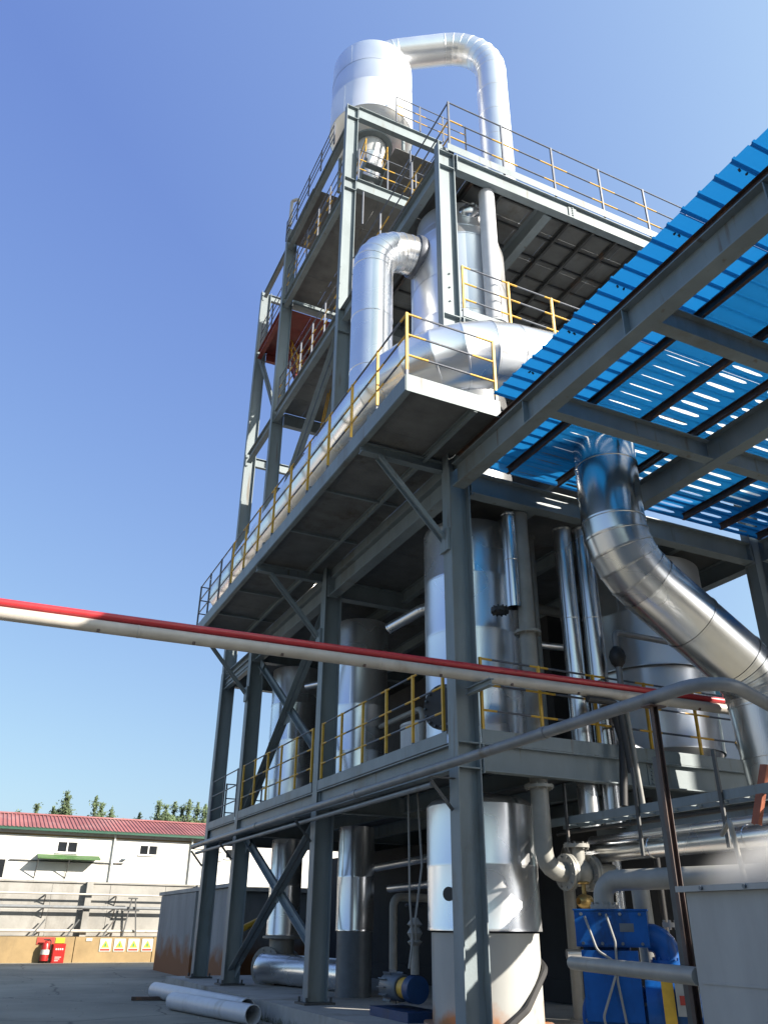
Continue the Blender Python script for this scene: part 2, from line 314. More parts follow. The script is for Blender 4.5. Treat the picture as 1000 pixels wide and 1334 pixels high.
def ybeam(x, ya, yb, z0, z1, wid=.2, m='steel', name='beam'):
    return part(name, MB().ib((x, ya, (z0 + z1) / 2), (x, yb, (z0 + z1) / 2), (0, 0, 1), z1 - z0, wid), m)
def xbeam(y, xa, xb, z0, z1, wid=.2, m='steel', name='beam'):
    return part(name, MB().ib((xa, y, (z0 + z1) / 2), (xb, y, (z0 + z1) / 2), (0, 0, 1), z1 - z0, wid), m)
g = .155
for a, b in ((12, 18.4), (18.4, 24.8), (24.8, 28.2)):
    ybeam(7.06, a + g, b - g, 3.92, 4.35); ybeam(15.25, a + g, b - g, 3.92, 4.35)
    ybeam(XC, a + g, b - g, 9.15, 9.63, .26); ybeam(15.25, a + g, b - g, 9.15, 9.63, .26)
for y in (11.96, 18.4, 24.8, 28.2):
    xbeam(y, XC + .235, 15.0, 3.92, 4.37); xbeam(y, XC + .235, 15.0, 9.15, 9.63, .26)
for x in (9.2, 11.2, 13.2):
    for a, b in ((12.1, 18.25), (18.55, 24.65)):
        ybeam(x, a, b, 4.0, 4.34, .16, name='joist'); ybeam(x, a, b, 9.3, 9.62, .16, name='joist')
# mid level at the front
xbeam(11.96, XC + .235, 15.0, 13.1, 13.55)
for x in (9.4, 11.4, 13.4): ybeam(x, 12.1, 18.3, 13.2, 13.54, .16, name='joist')
xbeam(18.4, XC + .235, 15.0, 13.1, 13.55)
# upper front deck level
xbeam(11.96, XC + .235, 15.0, 18.2, 18.71); xbeam(18.3, XC + .24, 15.0, 18.2, 18.71); xbeam(24.7, XC + .235, 15.0, 18.2, 18.71)
ybeam(XC, 12.13, 18.27, 18.2, 18.71); ybeam(7.12, 18.53, 24.67, 18.3, 18.75); ybeam(7.12, 24.93, 28.07, 18.3, 18.7); ybeam(15.25, 12.13, 18.27, 18.2, 18.71)
ybeam(10.3, 12.08, 18.2, 18.15, 18.71, .24)
for x in (8.2, 9.1, 11.25, 12.05, 12.85, 13.65, 14.45): part('joist', MB().chan((x, 12.08, 18.61), (x, 18.2, 18.61), (0, 0, 1), .18, .07), 'steel_dark')
for k in range(8):
    y = 12.45 + k * .72
    for xa, xb in ((10.45, 11.2), (11.28, 12.0), (12.08, 12.8), (12.88, 13.6), (13.68, 14.4), (8.3, 9.05), (9.18, 10.15)):
        part('stiffening_bar', MB().box(xa, xb, y - .02, y + .02, 18.63, 18.7), 'steel_dark')
# upper tower decks
xbeam(18.3, XC + .24, 10.85, 24.05, 24.55); xbeam(24.7, XC + .24, 10.85, 24.0, 24.4); ybeam(7.12, 18.53, 24.67, 23.75, 24.2); ybeam(11.0, 18.53, 24.67, 23.75, 24.2)
xbeam(18.3, XC + .24, 10.85, 27.66, 28.26); xbeam(24.7, XC + .24, 10.85, 27.4, 27.9); ybeam(7.08, 18.53, 24.67, 26.9, 27.3); ybeam(11.0, 18.53, 24.67, 27.1, 27.5)
xbeam(28.2, XC + .24, 10.0, 27.0, 27.35, .16); ybeam(7.12, 24.93, 28.07, 27.02, 27.32, .16); xbeam(28.2, XC + .24, 11.0, 18.25, 18.65, .16)
xbeam(24.8, XC + .24, 9.2, 15.3, 15.6, .16)
ybeam(7.12, 24.93, 28.07, 23.55, 23.95, .18, 'red_primer'); xbeam(28.1, XC + .24, 9.6, 23.55, 23.95, .18, 'red_primer'); ybeam(9.6, 24.93, 28.07, 23.55, 23.95, .18, 'red_primer')
ybeam(7.1, 24.93, 28.07, 9.0, 9.35, .16)

# deck plates: each steel plate is a piece
def plates(x0, x1, y0, y1, z, nx, ny, t=.02, m='deck', skip=()):
    dx = (x1 - x0) / nx; dy = (y1 - y0) / ny; me = lm(MB().box(-dx / 2 + .006, dx / 2 - .006, -dy / 2 + .006, dy / 2 - .006, -t / 2, t / 2), 'deck_plate', m)
    for i in range(nx):
        for j in range(ny):
            if (i, j) in skip: continue
            inst('deck_plate', me, (x0 + dx * (i + .5), y0 + dy * (j + .5), z + random.uniform(-.002, .002)), T)
plates(6.98, 15.2, 12.0, 28.2, 4.372, 4, 8)
plates(7.3, 15.2, 12.0, 28.2, 9.65, 4, 8)
plates(9.5, 15.2, 12.1, 18.3, 13.57, 3, 3)
plates(7.05, 15.2, 12.0, 24.6, 18.735, 8, 12, m='deck_pale')
plates(7.05, 11.1, 18.4, 24.6, 24.24, 3, 4)
plates(6.95, 11.1, 18.55, 24.7, 27.33, 6, 4, skip=[(i, j) for i in range(3) for j in range(2)])
plates(7.1, 9.6, 24.95, 28.1, 23.98, 2, 3, m='red_primer')

# toe plates and fascia channels
def slab(name, x0, x1, y0, y1, z0, z1, m='steel'): return part(name, MB().box(x0, x1, y0, y1, z0, z1), m)
for a, b in ((12.2, 18.2), (18.6, 24.6), (25.0, 28.0)): slab('toe_plate', 6.955, 6.965, a, b, 4.37, 4.58)
slab('toe_plate', 7.45, 15.0, 11.86, 11.87, 4.375, 4.6)
slab('toe_plate', 7.2, 15.3, 11.845, 11.855, 18.75, 19.0)
part('edge_channel', MB().chan((7.45, 11.85, 13.68), (15.0, 11.85, 13.68), (0, 0, 1), .22, .08))

# bracing
def brace(p0, p1, w=.13, m='steel'):
    p0 = Vector(p0); p1 = Vector(p1); mb = MB(); o = Vector((.015, 0, 0))
    mb.ang(p0 - o, p1 - o, (-1, 0, 0), w, .014); mb.ang(p1 + o, p0 + o, (1, 0, 0), w, .014)
    return part('brace', mb, m)
for ya, yb, za, zb in ((24.55, 18.65, 4.5, 8.95), (24.55, 18.65, .5, 3.75), (24.55, 18.65, 13.4, 18.0)):
    brace((7.18, ya, za), (7.18, yb, zb)); 
    if za < 10: brace((7.32, ya, zb), (7.32, yb, za + .5))
brace((7.2, 25.0, 9.2), (7.2, 27.9, 13.5), .1); brace((7.2, 24.95, 18.75), (7.2, 27.95, 23.4), .1)

for y in (12.0, 18.4, 24.8):
    for z0, z1 in ((3.88, 4.4), (9.1, 9.68)):
        end_plate(XC - .06, y + .2, z0, z1, 'y'); 
        if y > 13: end_plate(XC - .06, y - .2, z0, z1, 'y')
for z0, z1 in ((3.88, 4.34), (9.1, 9.6), (13.06, 13.52), (18.16, 18.7)):
    end_plate(XC + .27, 11.96, z0, z1, 'x'); end_plate(14.96, 11.96, z0, z1, 'x')
sp_ = part('splice_plate', MB().box(11.05, 11.45, 11.93, 11.945, 3.96, 4.33))
for i in range(2):
    for j in range(5): inst('bolt', bolt_me, (11.13 + i * .24, 11.93, 4.0 + j * .07), sp_)
tp_ = part('splice_plate', MB().box(10.9, 11.15, 11.925, 11.94, 18.26, 18.66))
for j in range(5): inst('bolt', bolt_me, (11.02, 11.925, 18.3 + j * .08), tp_)
for y, z, sg in ((24.5, 4.55, -1), (18.7, 8.9, 1), (24.5, 8.9, -1), (18.7, 5.0, 1), (24.5, .6, -1), (18.7, 3.7, 1), (24.5, 3.7, -1), (18.7, 1.05, 1)):
    gp = part('gusset_plate', MB().add([(7.235, y, z - .28), (7.235, y + sg * .42, z), (7.235, y, z + .28), (7.247, y, z - .28), (7.247, y + sg * .42, z), (7.247, y, z + .28)], [(0, 1, 2), (5, 4, 3), (0, 3, 4, 1), (1, 4, 5, 2), (2, 5, 3, 0)]))
cp_ = part('center_plate', MB().box(7.235, 7.247, 21.3, 21.9, 6.55, 7.0)); cp2_ = part('center_plate', MB().box(7.235, 7.247, 21.3, 21.9, 2.1, 2.5))
# cantilever walkway on the long side
W = part('walkway_fascia', MB().chan((5.19, 10.2, 9.975), (5.19, 25.2, 9.975), (0, 0, 1), .35, -.1, .014))
obj('end_fascia', MB().box(5.195, 7.1, 10.19, 10.205, 9.8, 10.15), 'steel', W)
obj('end_fascia', MB().box(5.195, 7.1, 25.18, 25.195, 9.8, 10.15), 'steel', W)
for y in (12.2, 18.7, 24.95):
    obj('bracket_beam', MB().ib((5.22, y, 9.76), (7.05, y, 9.76), (0, 0, 1), .22, .16), 'steel', W)
    k = MB(); k.chan((5.62, y - .03, 9.66), (6.97, y - .15, 8.1), (0, 1, 0), .16, .08); obj('knee_brace', k, 'steel', W)
    obj('gusset_plate', MB().box(6.9, 6.955, y - .32, y - .02, 7.85, 8.3), 'steel', W)
for y in (14.3, 16.5, 20.8, 22.9): obj('cross_angle', MB().ang((5.25, y, 9.88), (7.05, y, 9.88), (0, 0, 1), .06, .01), 'steel', W)
obj('closing_plate', MB().box(7.14, 7.155, 10.22, 25.15, 9.635, 9.943), 'steel', W)
obj('inner_stringer', MB().chan((6.62, 10.21, 9.86), (6.62, 25.17, 9.86), (0, 0, 1), .16, .07), 'steel', W)
me = lm(MB().box(-.9, 1.0, -.745, .745, -.01, .01), 'floor_panel', 'deck')
for k in range(10): inst('floor_panel', me, (6.14, 10.96 + k * 1.495, 9.955), W)

# handrails
POST = {}
def post_mesh(h, dark):
    key = (round(h, 2), dark)
    if key not in POST:
        m = MB(); m.mi = 1; m.box(-.024, .024, -.024, .024, 0, .14); m.mi = 0; m.box(-.024, .024, -.024, .024, .141, h + .02)
        POST[key] = lm(m, 'post', ['rail_grey' if dark else 'yellow', 'rail_grey'])
    return POST[key]
def railing(pts, h=1.38, sp=1.27, striped=True, dark_posts=False, fr=(1, .665, .34), r=.02):
    P = [Vector(p) for p in pts]; posts = []; rl = None
    for q, f in enumerate(fr):
        m = MB()
        for i in range(len(P) - 1):
            a, b = P[i], P[i + 1]; L = (b - a).length; n = max(1, round(L / sp)); u = (b - a) / L; s = L / n; z = Vector((0, 0, h * f))
            if q == 0: posts += [a + u * s * k for k in range(1 if i else 0, n + 1)]
            for k in range(n):
                p = a + u * s * k + z; e = p + u * s; c = (.28 if q else .2) * s * random.uniform(.85, 1.15)
                if striped and (q or not dark_posts):
                    m.mi = 1; m.bar(p, p + u * c, r * 1.02, 7); m.bar(e - u * c * .8, e, r * 1.02, 7); m.mi = 0; m.bar(p + u * (c - .01), e - u * (c * .8 - .01), r, 7)
                else: m.bar(p - u * .005, e + u * .005, r, 7)
        o = obj('handrail' if q == 0 else 'mid_rail', m, ['rail_grey', 'yellow'], rl or T); rl = rl or o
    me = post_mesh(h, dark_posts)
    for p in posts: inst('post', me, p, rl)
    return rl
railing([(6.99, 12.35, 4.47), (6.99, 18.1, 4.47)]); railing([(6.99, 18.75, 4.47), (6.99, 24.5, 4.47)]); railing([(6.99, 25.1, 4.47), (6.99, 28.0, 4.47)], striped=False, dark_posts=True)
railing([(7.5, 11.9, 4.47), (14.9, 11.9, 4.47)]); railing([(7.5, 28.2, 4.47), (14.9, 28.2, 4.47)], striped=False, dark_posts=True)
railing([(7.05, 10.23, 10.12), (5.22, 10.23, 10.12), (5.22, 21.3, 10.12)], 1.4, 1.28); railing([(5.22, 21.4, 10.12), (5.22, 25.17, 10.12), (6.9, 25.17, 10.12)], 1.4, 1.2, False, True)
railing([(7.5, 11.9, 13.62), (14.9, 11.9, 13.62)], 1.45)
railing([(7.28, 18.0, 18.75), (7.28, 11.88, 18.75), (15.3, 11.88, 18.75)], 1.85, 1.75, dark_posts=True, fr=(1, .63, .3))
railing([(7.45, 18.22, 24.57), (10.8, 18.22, 24.57)], 1.43, 1.25, dark_posts=True); railing([(7.05, 18.7, 24.26), (7.05, 24.5, 24.26)], 1.4, 1.2, dark_posts=True)
railing([(7.1, 18.7, 18.78), (7.1, 24.5, 18.78)], 1.4, 1.2, dark_posts=True)
railing([(8.9, 18.22, 28.3), (11.9, 18.22, 28.3)], 1.4, 1.1, dark_posts=True)
railing([(6.88, 19.3, 27.2), (6.88, 24.6, 27.2)], 1.1, 1.3, False, True); railing([(7.1, 25.0, 23.99), (7.1, 28.0, 23.99)], 1.4, 1.4, False, True)
railing([(11.1, 18.7, 27.4), (11.1, 24.5, 27.4)], 1.4, 1.3, dark_posts=True); railing([(15.2, 12.2, 18.78), (15.2, 24.5, 18.78)], 1.4, 1.5, dark_posts=True)
for x, y, z in ((7.62, 18.15, 22.4), (10.2, 18.05, 23.0), (9.35, 18.0, 25.2)):
    part('rail_stub', MB().bar((x, y, z), (x, y, z + 1.5), .035, 8), 'rail_grey')

# stairs between the decks
def stair(x, ya, za, yb, zb, wid=.9, m='red_primer', n=14):
    s = part('stair', MB().chan((x, ya, za), (x, yb, zb), (0, 0, 1), .24, .07), m)
    obj('stringer', MB().chan((x + wid, yb, zb), (x + wid, ya, za), (0, 0, 1), .24, .07), m, s)
    me = lm(MB().box(0, wid - .02, -.13, .13, -.015, .015), 'tread', m)
    for k in range(n):
        f = (k + .5) / n; inst('tread', me, (x + .01, ya + (yb - ya) * f, za + (zb - za) * f), s)
    rm = MB()
    for xx in (x, x + wid):
        for hh in (.55, 1.05): rm.bar((xx, ya, za + hh), (xx, yb, zb + hh), .022, 7)
        for k in range(5):
            f = k / 4; q = Vector((xx, ya + (yb - ya) * f, za + (zb - za) * f)); rm.bar(q, q + Vector((0, 0, 1.05)), .02, 6)
    obj('stair_rail', rm, 'yellow', s)
stair(8.1, 24.0, 18.8, 27.4, 23.9); stair(8.2, 23.8, 24.3, 19.4, 27.3, m='steel', n=12); stair(9.3, 19.2, 18.8, 23.4, 24.2, m='steel'); stair(9.6, 17.6, 9.7, 13.4, 13.5, m='steel', n=12)
stair(8.4, 26.8, 9.7, 22.2, 18.7, m='steel', n=20)

# ------------------------------------------------------------------ canopy with blue roof sheets
K = thing('canopy', 'lean-to canopy of grey steel beams carrying blue ribbed roof sheets', 'canopy', (11, 7, GZ))
def kp(name, mb, m='steel', p=None): return obj(name, mb, m, p or K)
YN = -3.0; XE = 18.2
for x in (7.125, 10.85, 15.25):
    c = kp('rafter', MB().ib((x, YN, 9.41), (x, 11.74 if x > 8 else 11.8, 9.41), (0, 0, 1), .52, .26))
    if x < 8:
        for y in (9.4, 6.85, 4.3, 1.8): obj('web_stiffener', MB().box(x - .12, x - .01, y - .008, y + .008, 9.18, 9.64), 'steel', c)
for y in (8.95, 6.5, 4.0, 1.5, -1.0):
    kp('cross_beam', MB().ib((7.26, y, 9.37), (10.71, y, 9.37), (0, 0, 1), .4, .2)); kp('cross_beam', MB().ib((10.99, y, 9.37), (15.11, y, 9.37), (0, 0, 1), .4, .2))
for y in (1.5,):
    for x in (7.125, 15.25): kp('canopy_post', MB().ib((x, YN + .5, GZ), (x, YN + .5, 9.14), (1, 0, 0), .35, .3))
PUR = [7.1, 8.25, 9.45, 10.55, 11.7, 12.85, 13.95, 15.1, 16.2, 17.3]
for x in PUR:
    ends = [(YN - .2, 11.7)] if x != 9.45 else [(YN - .2, 9.55), (11.05, 11.7)]
    for a, b in ends: kp('purlin', MB().chan((x, a, 9.755), (x, b, 9.755), (0, 0, 1), .15, .065, .01), 'brown_steel')
# ribbed sheets: each sheet is one piece; some carry slots over a clear sheet
PIT = .28; NR = 4; SW = PIT * NR
def sheet(y0, y1, xs, xe, slots):
    """a ribbed sheet: ribs run along X; slots = list of (xa, xb) openings in each pan"""
    m = MB(); z = 9.85; y = y0; k = 0
    while y < y1 - .01:
        prof = [(0, 0), (.19, 0), (.205, .032), (.24, .032), (.255, 0), (PIT, 0)]
        for i in range(5):
            ya, za = y + prof[i][0], z + prof[i][1]; yb, zb = y + prof[i][0 + 0] if False else y + prof[i + 1][0], z + prof[i + 1][1]
            if i == 0 and slots:
                xx = xs
                for (sa, sb) in slots:
                    m.add([(xx, ya, za), (sa, ya, za), (sa, yb, zb), (xx, yb, zb)], [(0, 1, 2, 3)])
                    d = (sb - sa) * random.uniform(.06, .16); yc = (ya + yb) / 2 + random.uniform(-.02, .02); w = random.uniform(.03, .046) if sa > 9.3 else random.uniform(.008, .016)
                    lo = [(sa, ya, za), (sb, ya, za), (sb, yc, za), (sb - d, yc - w * .8, za), ((sa + sb) / 2, yc - w, za), (sa + d, yc - w * .8, za), (sa, yc, za)]
                    hi = [(sa, yb, zb), (sa, yc, za), (sa + d, yc + w * .8, za), ((sa + sb) / 2, yc + w, za), (sb - d, yc + w * .8, za), (sb, yc, za), (sb, yb, zb)]
                    m.add(lo, [tuple(range(7))]); m.add(hi, [tuple(range(7))]); xx = sb
                m.add([(xx, ya, za), (xe, ya, za), (xe, yb, zb), (xx, yb, zb)], [(0, 1, 2, 3)])
            else: m.add([(xs, ya, za), (xe, ya, za), (xe, yb, zb), (xs, yb, zb)], [(0, 1, 2, 3)])
        y += PIT; k += 1
    return m
k = 0; y = 9.7 - SW * 12
while y < 11.9:
    ye = min(y + SW, 12.1); xs = 6.62 + random.uniform(-.02, .02) if y < 9.0 else 7.2
    o = sheet(y, ye, xs, XE - .4, [])
    slots = []
    if y > 3.0:
        for a, b in zip(PUR[1:7], PUR[2:8]):
            if (a < 10 and y < 6.2) or (a < 11 and y < 5.2): continue
            if a < 9 and y < 7.4: continue
            c = .5 * (a + b) + .02; L = (b - a) * .3 * random.uniform(.92, 1.08); c += random.uniform(-.04, .04); slots.append((c - L, c + L))
        o = sheet(y, ye, xs, XE - .4, slots)
    for v in range(len(o.v)): o.v[v] = (o.v[v][0], o.v[v][1], o.v[v][2] + (.006 if k % 2 else 0))
    sh = kp('roof_sheet', o, 'blue_sheet'); sc = MB()
    for px_ in PUR:
        if px_ < xs: continue
        yy = y + .09
        while yy < ye - .02:
            sc.bar((px_ + random.uniform(-.02, .02) + (.09 if px_ < 7.5 else .11), yy, 9.853), (px_ + .1, yy, 9.80), .014, 5); yy += PIT
    for q_ in (6.8, 6.9):
        if xs < 7: sc.bar((q_ + random.uniform(-.04, .04), y + .3, 9.853), (q_, y + .3, 9.82), .016, 5)
    tag(obj('screws', sc, 'black', sh), kind='stuff'); k += 1; y += SW
for a in (3.0, 5.0, 7.0, 9.0): kp('clear_sheet', MB().box(8.3, 15.0, a + .02, a + 1.98, 9.93, 9.935), 'clear_sheet')

# ------------------------------------------------------------------ clad vessels and ducts
def lap(c, z0, z1, r0, r1, n=44, t=.007): return MB().lathe((c[0], c[1], 0), [(z0, r0 + t), (z0 + .04, r0 + t), (z0 + .05, r0 + t * .4), (z1, r1)], n)
def clad(th, c, z0, z1, r0, r1=None, step=1.1, m='alu', n=44):
    r1 = r0 if r1 is None else r1; k = max(1, round((z1 - z0) / step)); d = (z1 - z0) / k
    for i in range(k):
        ra = r0 + (r1 - r0) * i / k; rb = r0 + (r1 - r0) * (i + 1) / k
        s = obj('cladding_sheet', lap(c, z0 + i * d, z0 + (i + 1) * d + .01, ra, rb, n), m, th)
        a = random.uniform(2.6, 5.0); p = Vector((c[0] + math.cos(a) * (ra + .004), c[1] + math.sin(a) * (ra + .004), 0)); tn = Vector((-math.sin(a), math.cos(a), 0))
        if abs(ra - rb) < .01: obj('lap_seam', MB().obox(p + Vector((0, 0, z0 + (i + .5) * d)), (tn, (math.cos(a), math.sin(a), 0), (0, 0, 1)), (.018, .005, d / 2 - .03)), m, s)
def head(th, c, z, r, up_, m='alu', n=44, hgt=.5):
    pr = [(z + up_ * hgt * math.sin(a), r * math.cos(a)) for a in [i * math.pi / 16 for i in range(9)]]
    return obj('dished_head', MB().lathe((c[0], c[1], 0), pr, n), m, th)
def flange(th, p, ax, r, t=.06, m='beige_pipe', bolts=10, name='flange'):
    p = Vector(p); ax = Vector(ax).normalized(); mb = MB().bar(p - ax * t / 2, p + ax * t / 2, r, 24); a = ax.orthogonal().normalized(); b = ax.cross(a)
    for i in range(bolts):
        th_ = 2 * math.pi * i / bolts; q = p + (a * math.cos(th_) + b * math.sin(th_)) * r * .84; mb.bar(q - ax * (t / 2 + .03), q + ax * (t / 2 + .03), .018, 6)
    return obj(name, mb, m, th)
def duct(th, pts, rad, m='chrome', step=1.2, n=36, t=.008, name='cladding_sheet'):
    P = [Vector(p) for p in pts]; Q = [P[0]]
    for a, b in zip(P, P[1:]):
        k = max(1, round((b - a).length / step)); Q += [a + (b - a) * (i / k) for i in range(1, k + 1)]
    big = rings_of(Q, [rad + t] * len(Q), n); sm = rings_of(Q, [rad] * len(Q), n)
    for i in range(len(Q) - 1):
        d = (Q[i + 1] - Q[i]).normalized() * min(.035, (Q[i + 1] - Q[i]).length * .2)
        obj(name, MB().loft([big[i], [p + d for p in big[i]], [p + d * 1.3 for p in sm[i]], [p + d * .3 for p in sm[i + 1]]], False), m, th)

# tall evaporator behind the corner column
VA = (8.42, 13.6)
t = thing('evaporator_column', 'tall silver clad evaporator column standing behind the grey corner column', 'vessel', (*VA, .15))
obj('skirt', MB().lathe((*VA, 0), [(.15, .93), (1.52, .93)], 44), 'skirt', t)
obj('skirt_ring', MB().lathe((*VA, 0), [(.14, .93), (.14, 1.08), (.2, 1.08), (.2, .93)], 44), 'skirt', t)
clad(t, VA, 1.55, 3.55, .985, .985, 1.05, 'alu'); head(t, VA, 3.55, .985, 1, 'alu', hgt=.28)
clad(t, VA, 4.42, 9.1, .965, .965, 1.2, 'alu'); clad(t, VA, 9.7, 13.3, 1.02, 1.02, 1.2, 'alu'); clad(t, VA, 13.3, 16.9, 1.2, 1.2, 1.2, 'alu_soft'); clad(t, VA, 16.9, 17.6, 1.2, 1.04, .4, 'alu_soft'); clad(t, VA, 17.6, 18.1, 1.04, 1.04, .7, 'alu_soft')
mw = obj('manhole', MB().lathe((7.52, 13.2, 5.25), [(-.02, .0), (-.02, .36), (.05, .36), (.05, .42), (.12, .42), (.12, 0)], 28, (-.9, -.42, 0)), 'black', t)
a = Vector((-.9, -.42, 0)).normalized(); b = Vector((0, 0, 1)); c_ = a.cross(b); mb = MB()
for i in range(16):
    q = Vector((7.52, 13.2, 5.25)) + a * .12 + (b * math.cos(i * .3927) + c_ * math.sin(i * .3927)) * .37; mb.bar(q - a * .04, q + a * .05, .022, 6)
obj('bolt_ring', mb, 'motor_grey', mw)
# name plate and sight glass on the lower shell
e = Vector((math.cos(R(236)), math.sin(R(236)), 0)); f = Vector((-e.y, e.x, 0))
for dz in range(2):
    for du in range(4): pass
np_ = obj('nozzle', MB().lathe(Vector((*VA, 2.1)) + Vector((math.cos(R(207)), math.sin(R(207)), 0)) * .98, [(0, .05), (.1, .05), (.1, .11), (.14, .11), (.14, 0)], 16, (math.cos(R(207)), math.sin(R(207)), 0)), 'black', t)
obj('cable_hose', MB().tube(fillet([(VA[0] + 1.0, VA[1] + .3, 1.35), (VA[0] + .72, VA[1] - .72, 1.0), (VA[0] + .1, VA[1] - 1.01, .45), (VA[0] - .3, VA[1] - 1.0, .2)], .3, 4), .055, 10), 'rubber', t)
mk = MB()   # stencilled marking on the shell
for i, seg in enumerate(('EB', '1K', '02')):
    pass
ang0 = R(222); 
for i in range(4):
    A = ang0 + i * .055; e = Vector((math.cos(A), math.sin(A), 0)); f = Vector((-e.y, e.x, 0)); p = Vector((*VA, 2.1)) + e * .99
    mk.obox(p + Vector((0, 0, .07)), (f, e, (0, 0, 1)), (.018, .003, .008)); mk.obox(p - Vector((0, 0, .07)), (f, e, (0, 0, 1)), (.018, .003, .008)); mk.obox(p - f * .018, (f, e, (0, 0, 1)), (.005, .003, .07))
    if i % 2: mk.obox(p, (f, e, (0, 0, 1)), (.018, .003, .008))
obj('stencil_mark', mk, 'black', t)

# two vessels deeper along the row
VB = (8.75, 20.0)
t = thing('slim_vessel', 'slim dull silver clad vessel seen beside the second grey column', 'vessel', (*VB, .15))
clad(t, VB, 1.5, 3.8, .45, .45, 1.2, 'alu'); obj('skirt', MB().lathe((*VB, 0), [(.15, .42), (1.5, .42)], 32), 'motor_grey', t); clad(t, VB, 4.42, 9.1, .74, .74, 1.3, 'alu'); head(t, VB, 4.42, .74, -1, 'alu', hgt=.3)
clad(t, VB, 9.7, 12.5, .74, .74, 1.3, 'alu'); head(t, VB, 12.5, .74, 1, 'alu')
VC = (8.75, 25.2)
t = thing('distant_vessel', 'wide silver clad vessel between the crossed braces with cream pipe tee below', 'vessel', (*VC, .15))
clad(t, VC, 4.42, 9.1, .8, .8, 1.3, 'alu'); clad(t, VC, 9.7, 17.0, .8, .8, 1.3, 'alu'); head(t, VC, 17.0, .8, 1); clad(t, VC, 1.35, 3.9, .47, .47, 1.25, 'alu')
flange(t, (VC[0], VC[1], 1.3), (0, 0, 1), .56, .06); 
obj('pipe_tee', MB().lathe((*VC, 0), [(.55, .36), (1.25, .36)], 28).lathe((VC[0] - .55, VC[1] - .35, .55), [(0, .42), (.5, .42), (1.1, .42)], 28, (.84, .54, 0)), 'beige_pipe', t)
duct(t, [(VC[0] - .6, VC[1] - .38, .55), (VC[0] + .55, VC[1] - 4.3, .5)], .36, 'alu', 1.5); flange(t, (VC[0] - .55, VC[1] - .36, .55), (.84, .54, 0), .52)
t = thing('discharge_pipe', 'yellow bent hose pipe on the plinth behind the crossed braces', 'pipe', (8.3, 28.6, .15))
obj('hose', MB().tube(fillet([(8.05, 28.0, .15), (8.05, 28.0, 1.35), (9.0, 28.2, 1.75)], .4, 6), .1, 12), 'yellow', t); flange(t, (8.05, 28.0, .22), (0, 0, 1), .17)

# broad vessel at the right
VD = (13.2, 13.68)
t = thing('broad_vessel', 'broad dull silver vessel standing behind the slanting duct on the first deck', 'vessel', (*VD, 4.4))
clad(t, VD, 6.6, 9.1, 1.34, 1.34, 1.3, 'alu_soft'); clad(t, VD, 4.9, 6.6, 1.24, 1.24, .9, 'alu_soft'); obj('skirt', MB().lathe((*VD, 0), [(4.42, 1.0), (4.9, 1.2)], 40), 'alu_soft', t)

# separator tank on the roof
VT = (8.75, 20.19)
t = thing('separator_tank', 'round silver tank with a conical outlet on top of the tower', 'tank', (*VT, 24.6))
clad(t, VT, 31.0, 33.3, 1.64, 1.64, 1.15, 'alu_soft', 64); clad(t, VT, 29.4, 31.0, 1.65, 1.65, 1.7, 'alu_pale', 64)
obj('conical_bottom', MB().lathe((*VT, 0), [(29.41, 1.65), (29.2, 1.45), (29.05, .9), (28.95, .6)], 64), 'alu_pale', t)
clad(t, VT, 28.3, 29.0, .5, .6, .8, 'alu_pale', 32); clad(t, VT, 26.7, 28.3, .17, .5, .8, 'alu_pale', 32); obj('outlet_pipe', MB().bar((*VT, 24.6), (*VT, 26.7), .15, 16), 'beige_pipe', t)
obj('support_ring', MB().lathe((*VT, 0), [(28.95, .6), (28.95, .85), (29.03, .85), (29.03, .6)], 32), 'steel', t)
for i in range(4):
    A = i * math.pi / 2 + .6; q = Vector((VT[0] + math.cos(A) * 1.45, VT[1] + math.sin(A) * 1.45, 27.35)); obj('leg', MB().bar(q, q + Vector((0, 0, 2.4)), .07, 10), 'steel', t)
obj('top_head', MB().lathe((*VT, 0), [(33.3, 1.64), (33.5, 1.5), (33.7, 1.0), (33.8, .4), (33.85, 0)], 64), 'alu_soft', t)

# vapour duct from the tank top down to the deck
BP = (13.0, 17.74)
t = thing('vapour_duct', 'thick silver duct arching from the roof tank and dropping to the upper deck', 'duct', (*BP, 18.75))
duct(t, fillet([(*VT, 32.9), (*VT, 34.6), (BP[0], BP[1], 34.95), (*BP, 18.75)], [1.15, 1.75], 8), .62, 'alu_soft', 1.5)

# elbow duct from the evaporator down to the walkway
t = thing('elbow_duct', 'bright silver elbow duct dropping from the evaporator to the walkway', 'duct', (6.05, 13.65, 11))
duct(t, fillet([(7.55, 13.62, 16.75), (6.05, 13.65, 16.75), (6.05, 13.65, 11.2)], .95, 7), .49, 'alu', 1.5)
obj('clamp_band', MB().lathe((7.22, 13.63, 16.75), [(-.09, .5), (-.09, .54), (.0, .56), (.09, .54), (.09, .5)], 40, (1, 0, 0)), 'rail_grey', t)
# long duct lying along the walkway, turning across the front
t = thing('walkway_duct', 'large silver duct lying along the walkway and bending across the front', 'duct', (6.05, 17, 10))
duct(t, fillet([(6.05, 24.6, 11.15), (6.05, 10.95, 11.75), (12.5, 11.15, 12.7)], 1.9, 6), .68, 'alu', 1.45)
for y in (12.6, 16.0, 19.5, 23.0): obj('saddle', MB().box(5.55, 6.55, y - .06, y + .06, 9.966, 10.85), 'steel', t)
# S-shaped duct through the canopy
t = thing('slanting_duct', 'polished steel duct dropping through the canopy and slanting down to the right', 'duct', (12.4, 10.29, 4))
duct(t, fillet([(9.49, 10.29, 10.6), (9.49, 10.29, 7.55), (12.35, 10.29, 5.75), (12.95, 10.29, -.15)], [1.3, 1.0], 5), .572, 'chrome', .95, 48, .013)

